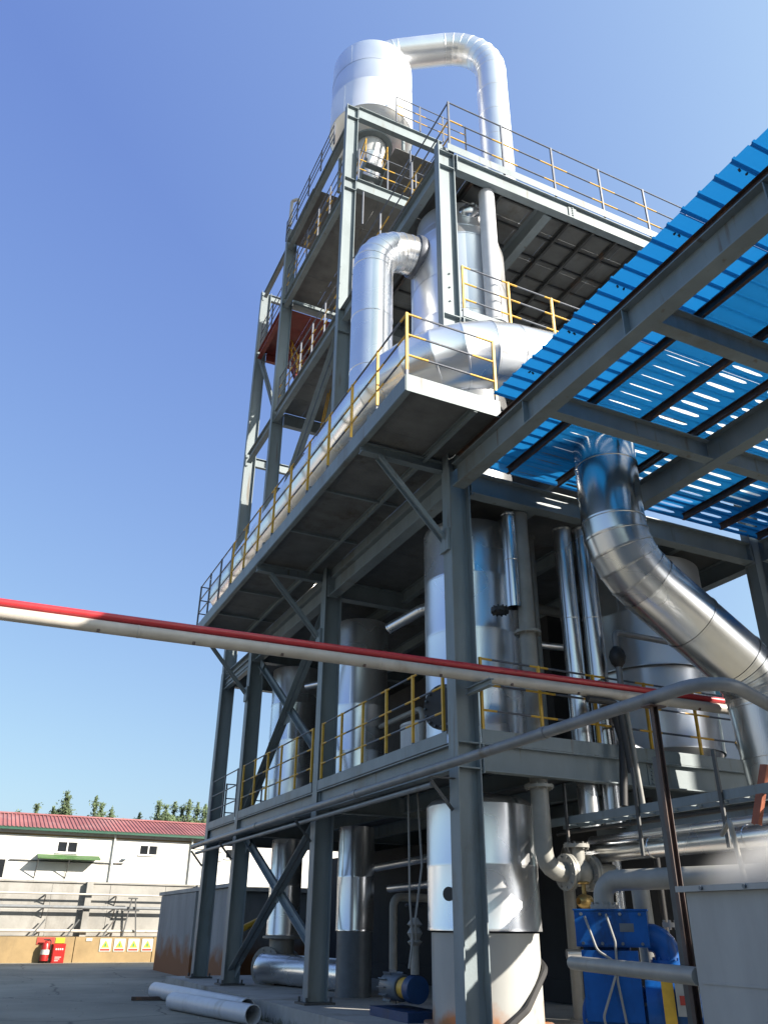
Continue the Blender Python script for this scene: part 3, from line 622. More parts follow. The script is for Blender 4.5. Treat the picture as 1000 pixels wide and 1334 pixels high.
# ------------------------------------------------------------------ upright pipes between the decks
def pipe(name, label, pts, r, m, bend=.25, cat='pipe', group=None, fl=(), n=14):
    o = thing(name, label, cat, pts[0], group)
    obj('run', MB().tube(fillet(pts, bend, 5) if len(pts) > 2 else pts, r, n), m, o)
    for p, ax in fl: flange(o, p, ax, r * 1.65, .05, m, 8)
    return o
t = thing('insulated_pipe', 'short polished clad pipe end hanging beside the evaporator column', 'pipe', (8.5, 12.4, 7.6))
duct(t, [(8.55, 12.25, 9.1), (8.55, 12.25, 7.1)], .15, 'chrome', 1.0, 20); flange(t, (8.25, 12.3, 7.0), (0, 0, 1), .17, .08, 'black')
for x, y, lab in ((9.95, 12.35, 'slim polished riser pipe left of the slanting duct, the more distant one'), (10.32, 12.15, 'slim polished riser pipe running close beside the slanting duct')):
    t = thing('riser_pipe', lab, 'pipe', (x, y, 4.4)); duct(t, [(x, y, 9.1), (x, y, 3.2)], .19, 'chrome', 1.8, 20)
o = pipe('process_pipe', 'beige process pipe dropping past the deck to a flanged gate valve', [(8.78, 12.2, 9.12), (8.78, 12.2, 2.45), (10.2, 12.2, 2.45)], .155, 'beige_pipe', .32, fl=(((8.78, 12.2, 3.8), (0, 0, 1)), ((8.78, 12.2, 6.6), (0, 0, 1))))
v = obj('gate_valve', MB().lathe((9.47, 12.2, 2.45), [(-.2, .15), (-.12, .2), (0, .22), (.12, .2), (.2, .15)], 20, (1, 0, 0)).bar((9.47, 12.2, 2.6), (9.47, 12.2, 2.85), .13, 16), 'beige_pipe', o)
for dx in (-.27, -.21, .21, .27): flange(o, (9.47 + dx, 12.2, 2.45), (1, 0, 0), .29, .05, 'beige_pipe', 10)
flange(o, (9.47, 12.2, 2.87), (0, 0, 1), .22, .06, 'beige_pipe', 8)
for x, y, r, m, lab, z0, z1 in ((9.3, 14.6, .2, 'brown_steel', 'rust brown upright pipe in the shade between the decks', 4.4, 8.0), (9.15, 15.5, .1, 'beige_pipe', 'thin beige upright pipe in the shade between the decks', 4.4, 9.2)):
    pipe('riser_pipe', lab, [(x, y, z1), (x, y, z0)], r, m)
o = pipe('vent_pipe', 'pale grey pipe running down beside the evaporator under the top deck', [(8.5, 12.2, 18.2), (8.5, 12.2, 13.6)], .2, 'pvc', fl=(((8.5, 12.2, 13.9), (0, 0, 1)),))
t = thing('relief_valve', 'shiny clad valve tucked under the top deck above the evaporator', 'valve', (8.3, 12.9, 17.9))
obj('valve_body', MB().lathe((8.25, 12.7, 17.85), [(-.3, .1), (-.2, .2), (0, .26), (.2, .2), (.3, .1)], 24, (.8, -.3, .3)), 'chrome', t); flange(t, (8.4, 12.64, 18.0), (.8, -.3, .3), .22, .05, 'chrome')
t = thing('goose_neck_vent', 'small white gooseneck vent pipe on the far top corner of the tower', 'vent', (7.0, 24.6, 28.1))
obj('stem', MB().tube(fillet([(6.98, 24.55, 28.1), (6.98, 24.55, 29.55), (7.2, 24.3, 29.55), (7.2, 24.3, 29.25)], .1, 4), .07, 10), 'white_pipe', t)
# clad elbow deep under the second deck
t = thing('ceiling_elbow', 'small clad elbow pipe hanging under the second deck beside the evaporator', 'pipe', (9.0, 17.5, 8.5))
duct(t, fillet([(8.35, 17.4, 8.2), (8.9, 16.5, 8.55), (9.6, 16.4, 8.6)], .35, 4), .14, 'alu', .8, 18)
for pts, r, m, lab in (
    ([(9.7, 15.2, 8.5), (12.3, 15.2, 8.5)], .12, 'beige_pipe', 'beige header pipe high in the shaded bay under the second deck'),
    ([(9.9, 14.9, 9.1), (9.9, 14.9, 7.4), (11.8, 14.6, 7.4)], .08, 'alu', 'bent clad pipe high in the shaded bay beside the beige header'),
    ([(9.62, 13.0, 9.1), (9.62, 13.0, 4.4)], .055, 'beige_pipe', 'thin beige riser just behind the process pipe'),
    ([(11.1, 12.9, 9.1), (11.1, 12.9, 5.0), (11.9, 12.6, 4.6)], .1, 'alu', 'clad riser bending towards the broad vessel at its foot'),
    ([(9.0, 16.9, 4.4), (9.0, 16.9, 6.2), (9.0, 19.2, 6.2)], .07, 'beige_pipe', 'angled beige pipe on the first deck behind the corrugated tank'),
    ([(10.3, 13.6, .16), (10.3, 13.6, 3.0), (11.9, 13.8, 3.0)], .11, 'beige_pipe', 'bent beige pipe in the dark ground bay behind the gate valve'),
    ([(10.9, 12.9, 3.8), (10.9, 12.9, 1.2), (9.9, 13.3, 1.2)], .08, 'alu', 'bent clad pipe in the dark ground bay behind the blue pump'),
    ([(11.6, 12.6, .16), (11.6, 12.6, 3.85)], .06, 'rubber', 'black conduit rising in the dark ground bay behind the blue pump'),
    ([(8.9, 18.2, .16), (8.9, 18.2, 2.2), (10.4, 18.6, 2.2)], .09, 'beige_pipe', 'bent beige pipe in the dark ground bay behind the small pump set'),
    ([(10.2, 20.5, 8.3), (8.2, 22.8, 8.0)], .1, 'alu', 'sloping clad pipe under the second deck between the two inner vessels')):
    pipe('process_pipe', lab, pts, r, m, .2, fl=((pts[0], Vector(pts[1]) - Vector(pts[0])),))
t = thing('brass_valve', 'tarnished brass valve cluster beside the evaporator under the beige elbow', 'valve', (9.35, 11.95, 1.9))
obj('body', MB().lathe((9.35, 11.95, 2.0), [(-.16, .05), (-.1, .1), (0, .12), (.1, .1), (.16, .05)], 14, (1, .2, 0)).bar((9.35, 11.95, 2.0), (9.35, 11.95, 2.28), .035, 8), 'brass', t); obj('hand_wheel', MB().lathe((9.35, 11.95, 2.28), [(-.02, .09), (0, .11), (.02, .09), (0, .07)], 16), 'brass', t)
for k, (x, z) in enumerate(((14.0, 5.0), (14.45, 5.5), (13.9, 5.7))):
    t = thing('deck_valve', ('white flanged valve low on the drain pipes right of the broad vessel', 'white flanged valve high on the drain pipes right of the broad vessel', 'white flanged valve nearest to the broad vessel shell')[k], 'valve', (x, 12.1, z))
    obj('body', MB().lathe((x, 12.1, z), [(-.2, .09), (-.12, .15), (0, .17), (.12, .15), (.2, .09)], 16, (1, 0, 0)).bar((x, 12.1, z), (x, 12.1, z + .3), .04, 8), 'white_pipe', t); flange(t, (x - .2, 12.1, z), (1, 0, 0), .16, .04, 'white_pipe', 8); flange(t, (x + .2, 12.1, z), (1, 0, 0), .16, .04, 'white_pipe', 8); obj('hand_wheel', MB().lathe((x, 12.1, z + .3), [(-.02, .11), (0, .13), (.02, .11), (0, .09)], 16), 'sign_red', t)
# white corrugated tank on the first deck
t = thing('corrugated_tank', 'white corrugated round tank standing on the first deck behind the railing', 'tank', (9.7, 17.5, 4.38))
mb = MB(); C0 = Vector((9.75, 17.9, 0)); rg = []
for z in (4.39, 6.0): rg.append([C0 + Vector((math.cos(i * math.pi / 60), math.sin(i * math.pi / 60), 0)) * (.72 + (.018 if i % 2 else 0)) + Vector((0, 0, z)) for i in range(120)])
mb.loft(rg); obj('shell', mb, 'corrugated_white', t, angle=20); obj('rim', MB().lathe((9.75, 17.9, 0), [(5.98, .75), (6.04, .75), (6.1, .6), (6.16, 0)], 40), 'corrugated_white', t)

# bright valves and machinery at the far right of the first deck
for k, (x, y) in enumerate(((14.6, 12.5), (14.15, 12.3))):
    pipe('drain_pipe', ('dull clad drain pipe standing right of the broad vessel', 'thin clad drain pipe leaning close to the broad vessel')[k], [(x, y, 6.3), (x, y, 4.4)], .12 - .03 * k, 'alu', fl=(((x, y, 6.0), (0, 0, 1)),))
t = thing('ladder_rack', 'dark steel ladder rack beyond the first deck railing', 'rack', (15.4, 13.6, 4.4)); me = lm(MB().box(-.5, .5, -.02, .02, -.02, .02), 'rung', 'black')
for x in (15.45, 16.1, 16.6): obj('upright', MB().box(x - .025, x + .025, 13.57, 13.63, 4.4, 6.6), 'black', t)
for k in range(6): inst('rung', me, (16.0, 13.66, 4.6 + k * .33), t)
pipe('swing_arm_pipe', 'thin grey pipe jutting from a valve post across the broad vessel', [(10.5, 11.75, 4.5), (10.5, 11.75, 6.75), (13.4, 11.75, 6.75)], .06, 'grey_pipe', .1)
t = thing('hand_valve', 'black hand valve on a thin post in front of the riser pipes', 'valve', (10.5, 11.75, 6.2)); obj('body', MB().lathe((10.5, 11.75, 6.25), [(-.2, .07), (-.12, .13), (0, .16), (.12, .13), (.2, .07)], 18), 'black', t)
pipe('hose_pipe', 'dark rubber hose looping over the first deck edge', [(9.6, 11.78, 5.45), (10.1, 11.66, 5.4), (10.25, 11.6, 4.6), (10.1, 11.6, 3.5)], .07, 'rubber', .2)
pipe('tail_hose', 'thin grey hose with red tip hanging below the first deck edge', [(10.45, 11.64, 5.3), (10.5, 11.62, 4.4), (10.55, 11.62, 3.55)], .045, 'cable', .3)

# ------------------------------------------------------------------ pipes slung outside the tower
t = thing('gutter_pipe', 'long grey pipe carried along the first deck on small brackets', 'pipe', (6.62, 17, 3.85))
obj('run', MB().tube(fillet([(6.62, 28.4, 3.86), (6.62, 5.95, 3.93), (8.6, 6.7, 3.85), (9.4, 7.4, 3.6)], .35, 6), .074, 16), 'grey_pipe', t)
obj('companion_pipe', MB().bar((6.72, 28.3, 3.66), (6.72, 12.3, 3.70), .045, 10), 'grey_pipe', t)
for y in (12.0, 18.4, 24.8, 28.2):
    br = MB().box(6.5, 6.955, y - .05, y + .05, 3.765, 3.78); br.ang((6.56, y, 3.73), (6.95, y, 3.3), (0, 1, 0), .06, .01); obj('bracket', br, 'steel_dark', t)
for y in (9.0, 15.2, 21.6): obj('coupling', MB().lathe((6.62, y, 3.86 + (28.4 - y) * .0031), [(-.06, .074), (-.06, .085), (.06, .085), (.06, .074)], 16, (0, 1, 0)), 'grey_pipe', t)
t = thing('support_post', 'dark brown steel post holding up the grey pipe near the trough', 'post', (6.6, 6.9, GZ))
obj('post', MB().chan((6.6, 6.93, GZ), (6.6, 6.93, 3.82), (1, 0, 0), .08, .05, .008), 'brown_steel', t); obj('saddle', MB().box(6.5, 6.74, 6.85, 7.0, 3.82, 3.835), 'brown_steel', t)
t = thing('stay_post', 'thinner dark steel post standing just behind the brown pipe post', 'post', (6.66, 7.05, GZ)); obj('post', MB().ang((6.64, 7.08, GZ), (6.64, 7.08, 3.3), (1, 0, 0), .07, .008), 'steel_dark', t)
A0 = Vector((-9.0, 12.15, 5.44)); A1 = Vector((13.6, 11.2, 5.44)); dx = (A1 - A0).normalized()
t = thing('fire_water_pipe', 'thin red painted pipe running across the front above a white pipe', 'pipe', A0)
obj('run', MB().tube([A0 + Vector((0, 0, .085)), A1 + Vector((0, 0, .085))], .06, 16), 'red_pipe', t)
t = thing('steam_pipe', 'scuffed white pipe running across the front below a red pipe', 'pipe', A0)
obj('run', MB().tube([A0 + Vector((0, -.02, -.075)), A1 + Vector((0, -.02, -.075))], .093, 20), 'white_pipe', t)
cl = lm(MB().lathe((0, 0, 0), [(-.02, .092), (-.01, .097), (.01, .097), (.02, .092)], 20, dx), 'weld_band', 'white_pipe')
for k in range(12): inst('weld_band', cl, A0 + dx * (1.1 + 1.9 * k) + Vector((0, -.02, -.075)), t)
for k in range(16):
    q = A0 + dx * (.6 + 1.35 * k) + Vector((0, -.08, -.155)); inst('tie', lm(MB().box(-.02, .02, -.01, .02, -.02, .03), 'tie', 'brown_steel') if k == 0 else bpy.data.meshes['tie'], q, t)
bk = MB(); bk.ib((7.2, 11.84, 5.2), (7.2, 11.1, 5.2), (0, 0, 1), .12, .1); part('pipe_bracket', bk)
pipe('drop_pipe', 'short dark hose hanging from the white pipe at its bend', [(9.3, 11.3, 5.2), (9.95, 11.25, 5.2), (10.05, 11.25, 4.0)], .06, 'rubber', .2)

# cable trays and pipes under the first deck, running toward the viewer
t = thing('cable_tray', 'grey ladder cable tray slung below the first deck with orange bracket', 'cable tray', (9.5, 9, 3.2))
for x in (9.35, 9.75): obj('side_rail', MB().chan((x, 12.9, 3.28), (x, 1.6, 3.28), (0, 0, 1), .13, .04, .008), 'steel', t)
me = lm(MB().box(-.18, .18, -.02, .02, -.015, .015), 'rung', 'steel')
for k in range(22): inst('rung', me, (9.57, 2.0 + k * .5, 3.25), t)
obj('clamp', MB().chan((9.25, 8.15, 2.85), (9.45, 8.0, 3.6), (0, 1, 0), .12, .06, .01), 'orange_bracket', t)
for y in (12.2, 10.4, 8.7): obj('hanger', MB().box(9.3, 9.33, y - .03, y + .03, 2.6, 3.9), 'steel_dark', t)
for k, (x, z, r, m, lab) in enumerate(((9.95, 2.78, .16, 'chrome', 'polished pipe slung under the cable tray'), (10.3, 3.02, .09, 'alu', 'thin clad pipe slung under the cable tray'), (9.55, 3.12, .035, 'rubber', 'black cable lying on the cable tray'))):
    t = thing('slung_pipe', lab, 'pipe', (x, 9, z)); duct(t, [(x, 12.8, z), (x, 1.2, z)], r, m, 2.1, 18)
t = thing('girder', 'blue grey plate girder behind the cable tray under the first deck', 'girder', (10.6, 9, 2.9)); obj('beam', MB().ib((10.6, 13, 3.1), (10.6, 1.4, 3.1), (0, 0, 1), .4, .18), 'steel', t)
t = thing('pipe_portal', 'grey steel portal carrying the cable tray and slung pipes', 'portal', (9.9, 1.9, GZ)); obj('frame', MB().ib((9.0, 1.9, GZ), (9.0, 1.9, 2.6), (1, 0, 0), .15, .15).ib((11.0, 1.9, GZ), (11.0, 1.9, 2.6), (1, 0, 0), .15, .15).box(8.9, 11.1, 1.82, 1.98, 2.602, 2.69), 'steel', t)
pipe('small_drain', 'thin bent drain tube rising behind the trough', [(8.2, 7.5, 2.0), (8.0, 7.4, 2.75), (8.9, 8.4, 2.72)], .03, 'beige_pipe', .08)

# ------------------------------------------------------------------ blue vacuum pump, header pipe and trough
pc = Vector((8.08, 9.8, 0)); e1 = Vector((math.cos(R(43)), -math.sin(R(43)), 0)); e2 = Vector((math.sin(R(43)), math.cos(R(43)), 0)); ez = Vector((0, 0, 1))   # pump stands square to the aisle
def pp(a, b, c): return pc + e1 * a + e2 * b + ez * c
t = thing('vacuum_pump', 'bright blue vacuum pump with box shaped top separator under a pipe', 'pump', (*pc[:2], GZ))
def ob(name, c, hs, m, p=None, ax=None): return obj(name, MB().obox(c, ax or (e1, e2, ez), hs), m, p or t)
sb = ob('separator_box', pp(.0, .1, 1.605), (.47, .3, .215), 'blue_pump')
obj('box_lid', MB().obox(pp(0, .1, 1.832), (e1, e2, ez), (.485, .315, .01)), 'blue_pump', sb)
bd = obj('pump_body', MB().lathe(pp(-.02, -.15, .55), [(-.02, .0), (0, .44), (.35, .44), (.38, .5), (.44, .5), (.46, .44), (.8, .42), (.82, 0)], 36, e2), 'blue_pump', t)
obj('end_cover', MB().obox(pp(-.05, -.2, .95), (e1, e2, ez), (.36, .08, .4)), 'blue_pump', bd)
ob('port_block', pp(-.1, .15, 1.2), (.3, .2, .2), 'blue_pump'); ob('base_frame', pp(.2, .2, .02), (.95, .45, .17), 'blue_pump')
el = obj('discharge_elbow', MB().tube(fillet([pp(.42, .1, 1.5), pp(.66, .1, 1.52), pp(.68, .1, 1.0)], .2, 6), .17, 20), 'blue_pump', t)
flange(t, pp(.68, .1, 1.22), (0, 0, 1), .24, .05, 'blue_pump', 10); flange(t, pp(-.08, .1, 1.87), (0, 0, 1), .19, .06, 'beige_pipe', 10)
obj('casing', MB().lathe(pp(.55, -.05, .72), [(-.2, 0), (-.2, .3), (.25, .36), (.3, .36), (.3, 0)], 32, e1), 'blue_pump', t)
mo = obj('motor', MB().lathe(pp(.8, -.1, .6), [(0, 0), (0, .24), (.75, .24), (.75, .2), (.85, .18), (.85, 0)], 28, e1), 'blue_pump', t)
cg = ob('coupling_guard', pp(.62, -.42, .72), (.07, .06, .33), 'yellow'); jb = ob('junction_box', pp(.85, -.48, .86), (.14, .07, .2), 'box_grey')
obj('emblem', MB().obox(pp(.8, -.553, .83), (e1, e2, ez), (.05, .004, .05)), 'sign_red', jb)
for k, pts in enumerate(([(-.33, -.24, 1.75), (-.2, -.32, 1.35), (.06, -.34, 1.2), (-.2, -.36, .6), (-.05, -.33, .15)], [(-.05, -.24, 1.78), (.04, -.3, 1.45), (.02, -.32, 1.0), (.12, -.34, .2)])):
    obj('cable', MB().tube(fillet([pp(*q) for q in pts], .14, 4), .016, 8), 'cable', t)
fm = lm(MB().obox((0, 0, 0), (e1, e2, ez), (.3, .006, .035)), 'fin', 'blue_pump')
for i in range(14):
    A = i * 2 * math.pi / 14; q = pp(1.2, -.1, .6) + (e2 * math.cos(A) + ez * math.sin(A)) * .25; inst('fin', fm, q, t, (0, 0, 0))
bm_ = lm(MB().bar(-e2 * .02, e2 * .02, .022, 6), 'bolt', 'motor_grey')
for i in range(12):
    A = i * 2 * math.pi / 12; inst('bolt', bm_, pp(-.02, -.19, .55) + (e1 * math.cos(A) + ez * math.sin(A)) * .4, t)
for a_ in (-.38, -.13, .13, .38): inst('bolt', bm_, pp(a_, -.21, 1.43), t); inst('bolt', bm_, pp(a_, -.21, 1.78), t)
obj('name_plate', MB().obox(pp(.2, -.203, 1.62), (e1, e2, ez), (.09, .004, .05)), 'motor_grey', sb); obj('seam_strip', MB().obox(pp(0, -.204, 1.42), (e1, e2, ez), (.47, .004, .012)), 'blue_pump', sb)
t = thing('suction_header', 'thick beige header pipe bending down into the blue pump', 'pipe', pp(-.08, .1, 2.2))
obj('run', MB().tube(fillet([pp(-.08, .1, 1.9), pp(-.08, .1, 2.2), pp(3.2, -.75, 2.26), pp(3.2, -.75, GZ)], .22, 6), .135, 18), 'beige_pipe', t); flange(t, pp(.15, .11, 2.205), e1, .16, .03, 'beige_pipe', 0)
t = thing('cooling_pipe', 'short cream upright pipe behind the blue pump', 'pipe', pp(.42, .9, 1.3)); obj('run', MB().tube([pp(.4, .9, 2.15), pp(.42, .9, 1.1)], .13, 16), 'beige_pipe', t); flange(t, pp(.75, .5, 1.66), (0, 0, 1), .1, .06, 'white_pipe', 6)
pipe('stub_pipe', 'level grey pipe end poking out past the blue pump from the trough', [(6.74, 8.95, 1.24), (5.95, 6.13, 1.24)], .075, 'beige_pipe')

t = thing('steel_trough', 'tall grey sheet steel trough with a folded rim', 'trough', (7.2, 4.2, GZ))
for (x0, x1, y0, y1) in ((5.9, 5.93, 1.6, 6.1), (8.5, 8.53, 1.6, 6.1), (5.93, 8.5, 6.07, 6.1), (5.93, 8.5, 1.6, 1.63)): obj('side_plate', MB().box(x0, x1, y0, y1, GZ, 1.9), 'trough', t)
obj('rim', MB().box(5.84, 5.99, 1.55, 6.16, 1.902, 1.95).box(8.44, 8.59, 1.55, 6.16, 1.902, 1.95).box(5.992, 8.438, 6.02, 6.16, 1.902, 1.95).box(5.992, 8.438, 1.55, 1.69, 1.902, 1.95), 'trough', t)
for y in (2.6, 4.4): obj('side_rib', MB().box(5.86, 5.898, y - .03, y + .03, GZ, 1.89), 'trough', t)
for z in (.5, 1.2): obj('weld_seam', MB().box(5.892, 5.899, 1.65, 6.05, z - .008, z + .008), 'trough', t)
for k in range(9): inst('rim_bolt', lm(MB().bar((0, 0, 0), (-.02, 0, 0), .018, 6), 'rim_bolt', 'motor_grey') if k == 0 else bpy.data.meshes['rim_bolt'], (5.84, 2.0 + k * .48, 1.926), t)
obj('inner_floor', MB().box(5.94, 8.49, 1.64, 6.06, 1.55, 1.6), 'trough', t)

# ------------------------------------------------------------------ ground level clutter
t = thing('pump_motor', 'small blue pump set with grey motor and yellow coupling beside the skirt', 'pump', (7.3, 14.4, .15))
obj('base_frame', MB().box(7.3, 8.0, 14.35, 15.9, .15, .3), 'blue_shaded', t); obj('motor', MB().lathe((7.6, 15.1, .62), [(0, 0), (0, .2), (.03, .22), (.6, .22), (.65, .2), (.65, 0)], 24, (0, 1, 0)), 'motor_grey', t)
me = lm(MB().box(-.008, .008, -.3, .0, 0, .05), 'fin', 'motor_grey')
for i in range(12):
    A = i * math.pi / 6; inst('fin', me, (7.6 + math.cos(A) * .22, 15.7, .62 + math.sin(A) * .22), t, (0, math.pi / 2 - A, 0))
obj('coupling_guard', MB().lathe((7.6, 14.88, .62), [(0, 0), (0, .17), (.2, .17), (.2, 0)], 20, (0, 1, 0)), 'yellow', t); obj('volute', MB().lathe((7.6, 14.55, .62), [(0, 0), (0, .22), (.22, .22), (.25, .2), (.25, 0)], 24, (0, 1, 0)), 'blue_shaded', t)
obj('discharge', MB().bar((7.6, 14.66, .85), (7.6, 14.66, 1.3), .08, 12), 'beige_pipe', t)
for k, pts in enumerate(([(7.45, 14.6, 3.9), (7.42, 14.5, 2.0), (7.5, 14.55, 1.4), (7.4, 14.5, .95)], [(7.6, 14.5, 3.9), (7.62, 14.4, 2.6), (7.5, 14.45, 1.7), (7.6, 14.6, 1.3)])):
    pipe('hanging_cable', ('thin grey cable dangling to the small pump set', 'thin grey hose tube dangling beside the small pump valve')[k], pts, .02, 'cable', .2)
t = thing('small_valve', 'small grey valve assembly above the small pump set', 'valve', (7.6, 14.66, 1.3)); obj('body', MB().lathe((7.6, 14.66, 1.5), [(-.2, .08), (-.14, .14), (-.1, .08), (.0, .14), (.1, .08), (.14, .14), (.25, .06)], 18), 'beige_pipe', t); obj('hand_wheel', MB().lathe((7.6, 14.66, 1.95), [(-.03, .16), (0, .19), (.03, .16), (0, .13)], 20), 'black', t)
for k, (x, z) in enumerate(((9.5, 3.0), (9.9, 2.5))): pipe('wall_pipe', ('dull clad pipe in the dark bay above the small pump, upper of two', 'dull clad pipe in the dark bay above the small pump, lower of two')[k], [(x, 17.5, z), (x + .5, 21.5, z)], .09, 'alu')
# two loose pipes on the ground
for k, (a, b, r, lab) in enumerate((((5.45, 26.0), (6.2, 19.9), .19, 'longer pale grey pipe lying loose on the yard beside the plinth'), ((5.15, 22.4), (5.9, 18.5), .185, 'shorter pale grey pipe lying loose on the yard beside a longer one'))):
    t = thing('loose_pipe', lab, 'pipe', (*a, GZ)); A = Vector((*a, GZ + r)); B = Vector((*b, GZ + r)); d = (B - A).normalized()
    obj('shell', MB().lathe(A, [(0, r), ((B - A).length, r), ((B - A).length, r - .018), (0, r - .018), (0, r)], 32, d), 'pvc', t)
t = thing('sleeper_timber', 'dark timber offcut lying under the loose pipes', 'timber', (5.3, 25.2, GZ)); obj('plank', MB().obox((5.3, 25.2, GZ + .05), ((1, -.25, 0), (.25, 1, 0), (0, 0, 1)), (.6, .08, .04)), 'brown_steel', t)
random.seed(3)
gm = MB()
for k in range(700):
    y = random.uniform(12, 29); x = 6.42 - abs(random.gauss(0, .05)); hgt = random.uniform(.05, .2); d = Vector((random.uniform(-.06, .06), random.uniform(-.06, .06), hgt)); p = Vector((x, y, GZ))
    gm.add([p, p + Vector((.012, .012, 0)), p + d], [(0, 1, 2)])
tag(obj('grass', gm, 'grass'), 'dry weeds growing along the foot of the plinth', 'grass', kind='stuff')

gv = MB()
for k in range(900):
    x, y = (random.uniform(-1, 6.4), random.uniform(17, 48)) if k % 3 else (6.35 - abs(random.gauss(0, .35)), random.uniform(17, 29.5)); q = random.uniform(.008, .03); a = random.random() * 6
    P_ = [Vector((x + math.cos(a + i * 2.1) * q * random.uniform(.7, 1.3), y + math.sin(a + i * 2.1) * q, GZ)) for i in range(3)]; gv.add(P_ + [Vector((x, y, GZ + q * .8))], [(0, 1, 3), (1, 2, 3), (2, 0, 3)])
tag(obj('grit', gv, 'concrete'), 'loose grit and small stones scattered over the yard', 'grit', kind='stuff')
# ------------------------------------------------------------------ grey enclosure behind the far columns
t = thing('enclosure_wall', 'grey rendered enclosure with rust stained foot behind the far columns', 'enclosure', (9, 37, GZ))
obj('wall', MB().box(8.6, 15, 33.4, 41.5, GZ, 2.75), 'rusty_wall', t); obj('roof_slab', MB().box(8.42, 15.2, 33.2, 41.75, 2.76, 2.9), 'concrete', t)
obj('wall', MB().box(8.45, 8.58, 29.7, 41.3, GZ, 2.74), 'rusty_wall', t); obj('coping', MB().box(8.36, 8.64, 29.6, 33.18, 2.76, 2.88), 'concrete', t)
for y in (34.6,): obj('buttress', MB().box(8.36, 8.448, y - .12, y + .12, GZ, 2.73), 'rusty_wall', t)
t = thing('shade_block', 'near black block added for the deep shade under the tower', 'building', (14, 20, GZ))  # added backing that makes the bays under the decks read black
obj('wall', MB().box(12.4, 16.9, 16.2, 33, .16, 3.85), 'shade_black', t); obj('upper_wall', MB().box(12.6, 16.4, 16.6, 30, 4.4, 9.0), 'shade_black', t)
obj('plinth_course', MB().box(12.34, 12.398, 16.15, 33, .16, .6), 'shade_black', t); obj('annex_wall', MB().box(16.92, 23.5, 16.3, 24, GZ, 3.9), 'shade_black', t)

# ------------------------------------------------------------------ boundary wall with pipes, fire point and signs
YW = 49.7
t = thing('boundary_wall', 'long sunlit concrete panel wall above an ochre painted base', 'wall', (4, YW, GZ))
me = lm(MB().box(-1.98, 1.98, 0, 3.0, GZ, .97), 'base_block', 'ochre')
for k in range(12): inst('base_block', me, (-20 + k * 4, YW, 0), t)
for row, (z0, z1) in enumerate(((.975, 2.25), (2.26, 3.52))):
    me = lm(MB().box(-1.49, 1.49, .9, 1.1, z0, z1), 'wall_panel', 'concrete_panel')
    for k in range(16): inst('wall_panel', me, (-21 + k * 3 + row * .02, YW, 0), t)
me = lm(MB().box(-.16, .16, .55, .898, .975, 3.6), 'pilaster', 'concrete_panel')
for k in range(7): inst('pilaster', me, (-11.6 + k * 6, YW, 0), t)
obj('coping', MB().box(-24, 26, YW + .82, YW + 1.18, 3.53, 3.62), 'concrete_panel', t)
for z, r, m, lab in ((2.98, .05, 'white_pipe', 'thin pale pipe along the boundary wall, topmost of three'), (2.35, .08, 'grey_pipe', 'dark grey pipe along the boundary wall, middle of three'), (1.24, .075, 'white_pipe', 'pale pipe along the boundary wall, lowest of three')):
    t2 = thing('wall_pipe', lab, 'pipe', (4, YW + .45, z)); obj('run', MB().bar((-22, YW + .4, z), (11 if z < 2 else 26, YW + .4, z), r, 12), m, t2)
    me = lm(MB().box(-.03, .03, 0, .5, -.03, .03).ang((0, .02, 0), (0, .5, -.45), (1, 0, 0), .05, .01), 'bracket', 'steel_dark')
    for k in range(8): inst('bracket', me, (-10.2 + k * 3.6, YW + .4, z - .08), t2)
t = thing('pipe_trestle', 'dark steel trestle carrying the wall pipes beside the signs', 'trestle', (8.7, YW + .3, .97)); tm = MB()
for s in (-.35, .35): tm.ang((8.7 + s, YW + .25, .975), (8.7 + s * .3, YW + .3, 2.8), (1, 0, 0), .07, .01)
tm.box(8.3, 9.1, YW + .22, YW + .3, 2.2, 2.27); tm.box(8.45, 8.95, YW + .22, YW + .3, 2.8, 2.87); obj('frame', tm, 'steel_dark', t)
for k, x in enumerate((3.9, 5.6, 7.4)):
    t2 = thing('pipe_prop', 'small dark prop tilted against the boundary wall under the lowest pipe', 'prop', (x, YW + .3, .97), 'props under the wall pipe'); obj('leg', MB().ang((x, YW + .2, .975), (x + .55, YW + .6, 1.75), (0, 0, 1), .08, .012).box(x - .12, x + .12, YW + .1, YW + .3, .975, 1.03), 'steel_dark', t2)
t = thing('fire_extinguisher', 'red wheeled fire extinguisher standing against the ochre wall base', 'extinguisher', (4.6, YW - .25, GZ))
obj('cylinder', MB().lathe((4.6, YW - .3, 0), [(GZ + .1, 0), (GZ + .1, .2), (.55, .21), (.68, .16), (.74, .06), (.8, .06), (.8, 0)], 24), 'fire_red', t)
obj('nozzle', MB().tube(fillet([(4.6, YW - .3, .8), (4.8, YW - .4, .85), (4.83, YW - .45, .4)], .1, 4), .025, 8), 'black', t); obj('handle', MB().box(4.45, 4.75, YW - .32, YW - .27, .82, .87), 'black', t)
for s in (-.2, .2): obj('wheel', MB().lathe((4.6 + s, YW - .22, GZ + .13), [(-.03, 0), (-.03, .13), (.03, .13), (.03, 0)], 18, (1, 0, 0)), 'black', t)
obj('label_band', MB().lathe((4.6, YW - .3, 0), [(.18, .214), (.4, .214)], 24), 'sign_white', t)
t = thing('fire_box', 'red fire equipment cabinet beside the fire extinguisher', 'cabinet', (5.25, YW - .2, GZ))
obj('body', MB().box(4.95, 5.55, YW - .4, YW - .03, GZ, .66), 'fire_red', t); d = obj('door', MB().box(4.98, 5.52, YW - .425, YW - .402, GZ + .05, .6), 'fire_red', t)
lt = MB()
for i in range(4): lt.box(5.08 + i * .1, 5.15 + i * .1, YW - .43, YW - .426, .38, .46)
for i in range(3): lt.box(5.1, 5.4 - i * .06, YW - .43, YW - .426, .05 - i * .08, .08 - i * .08)
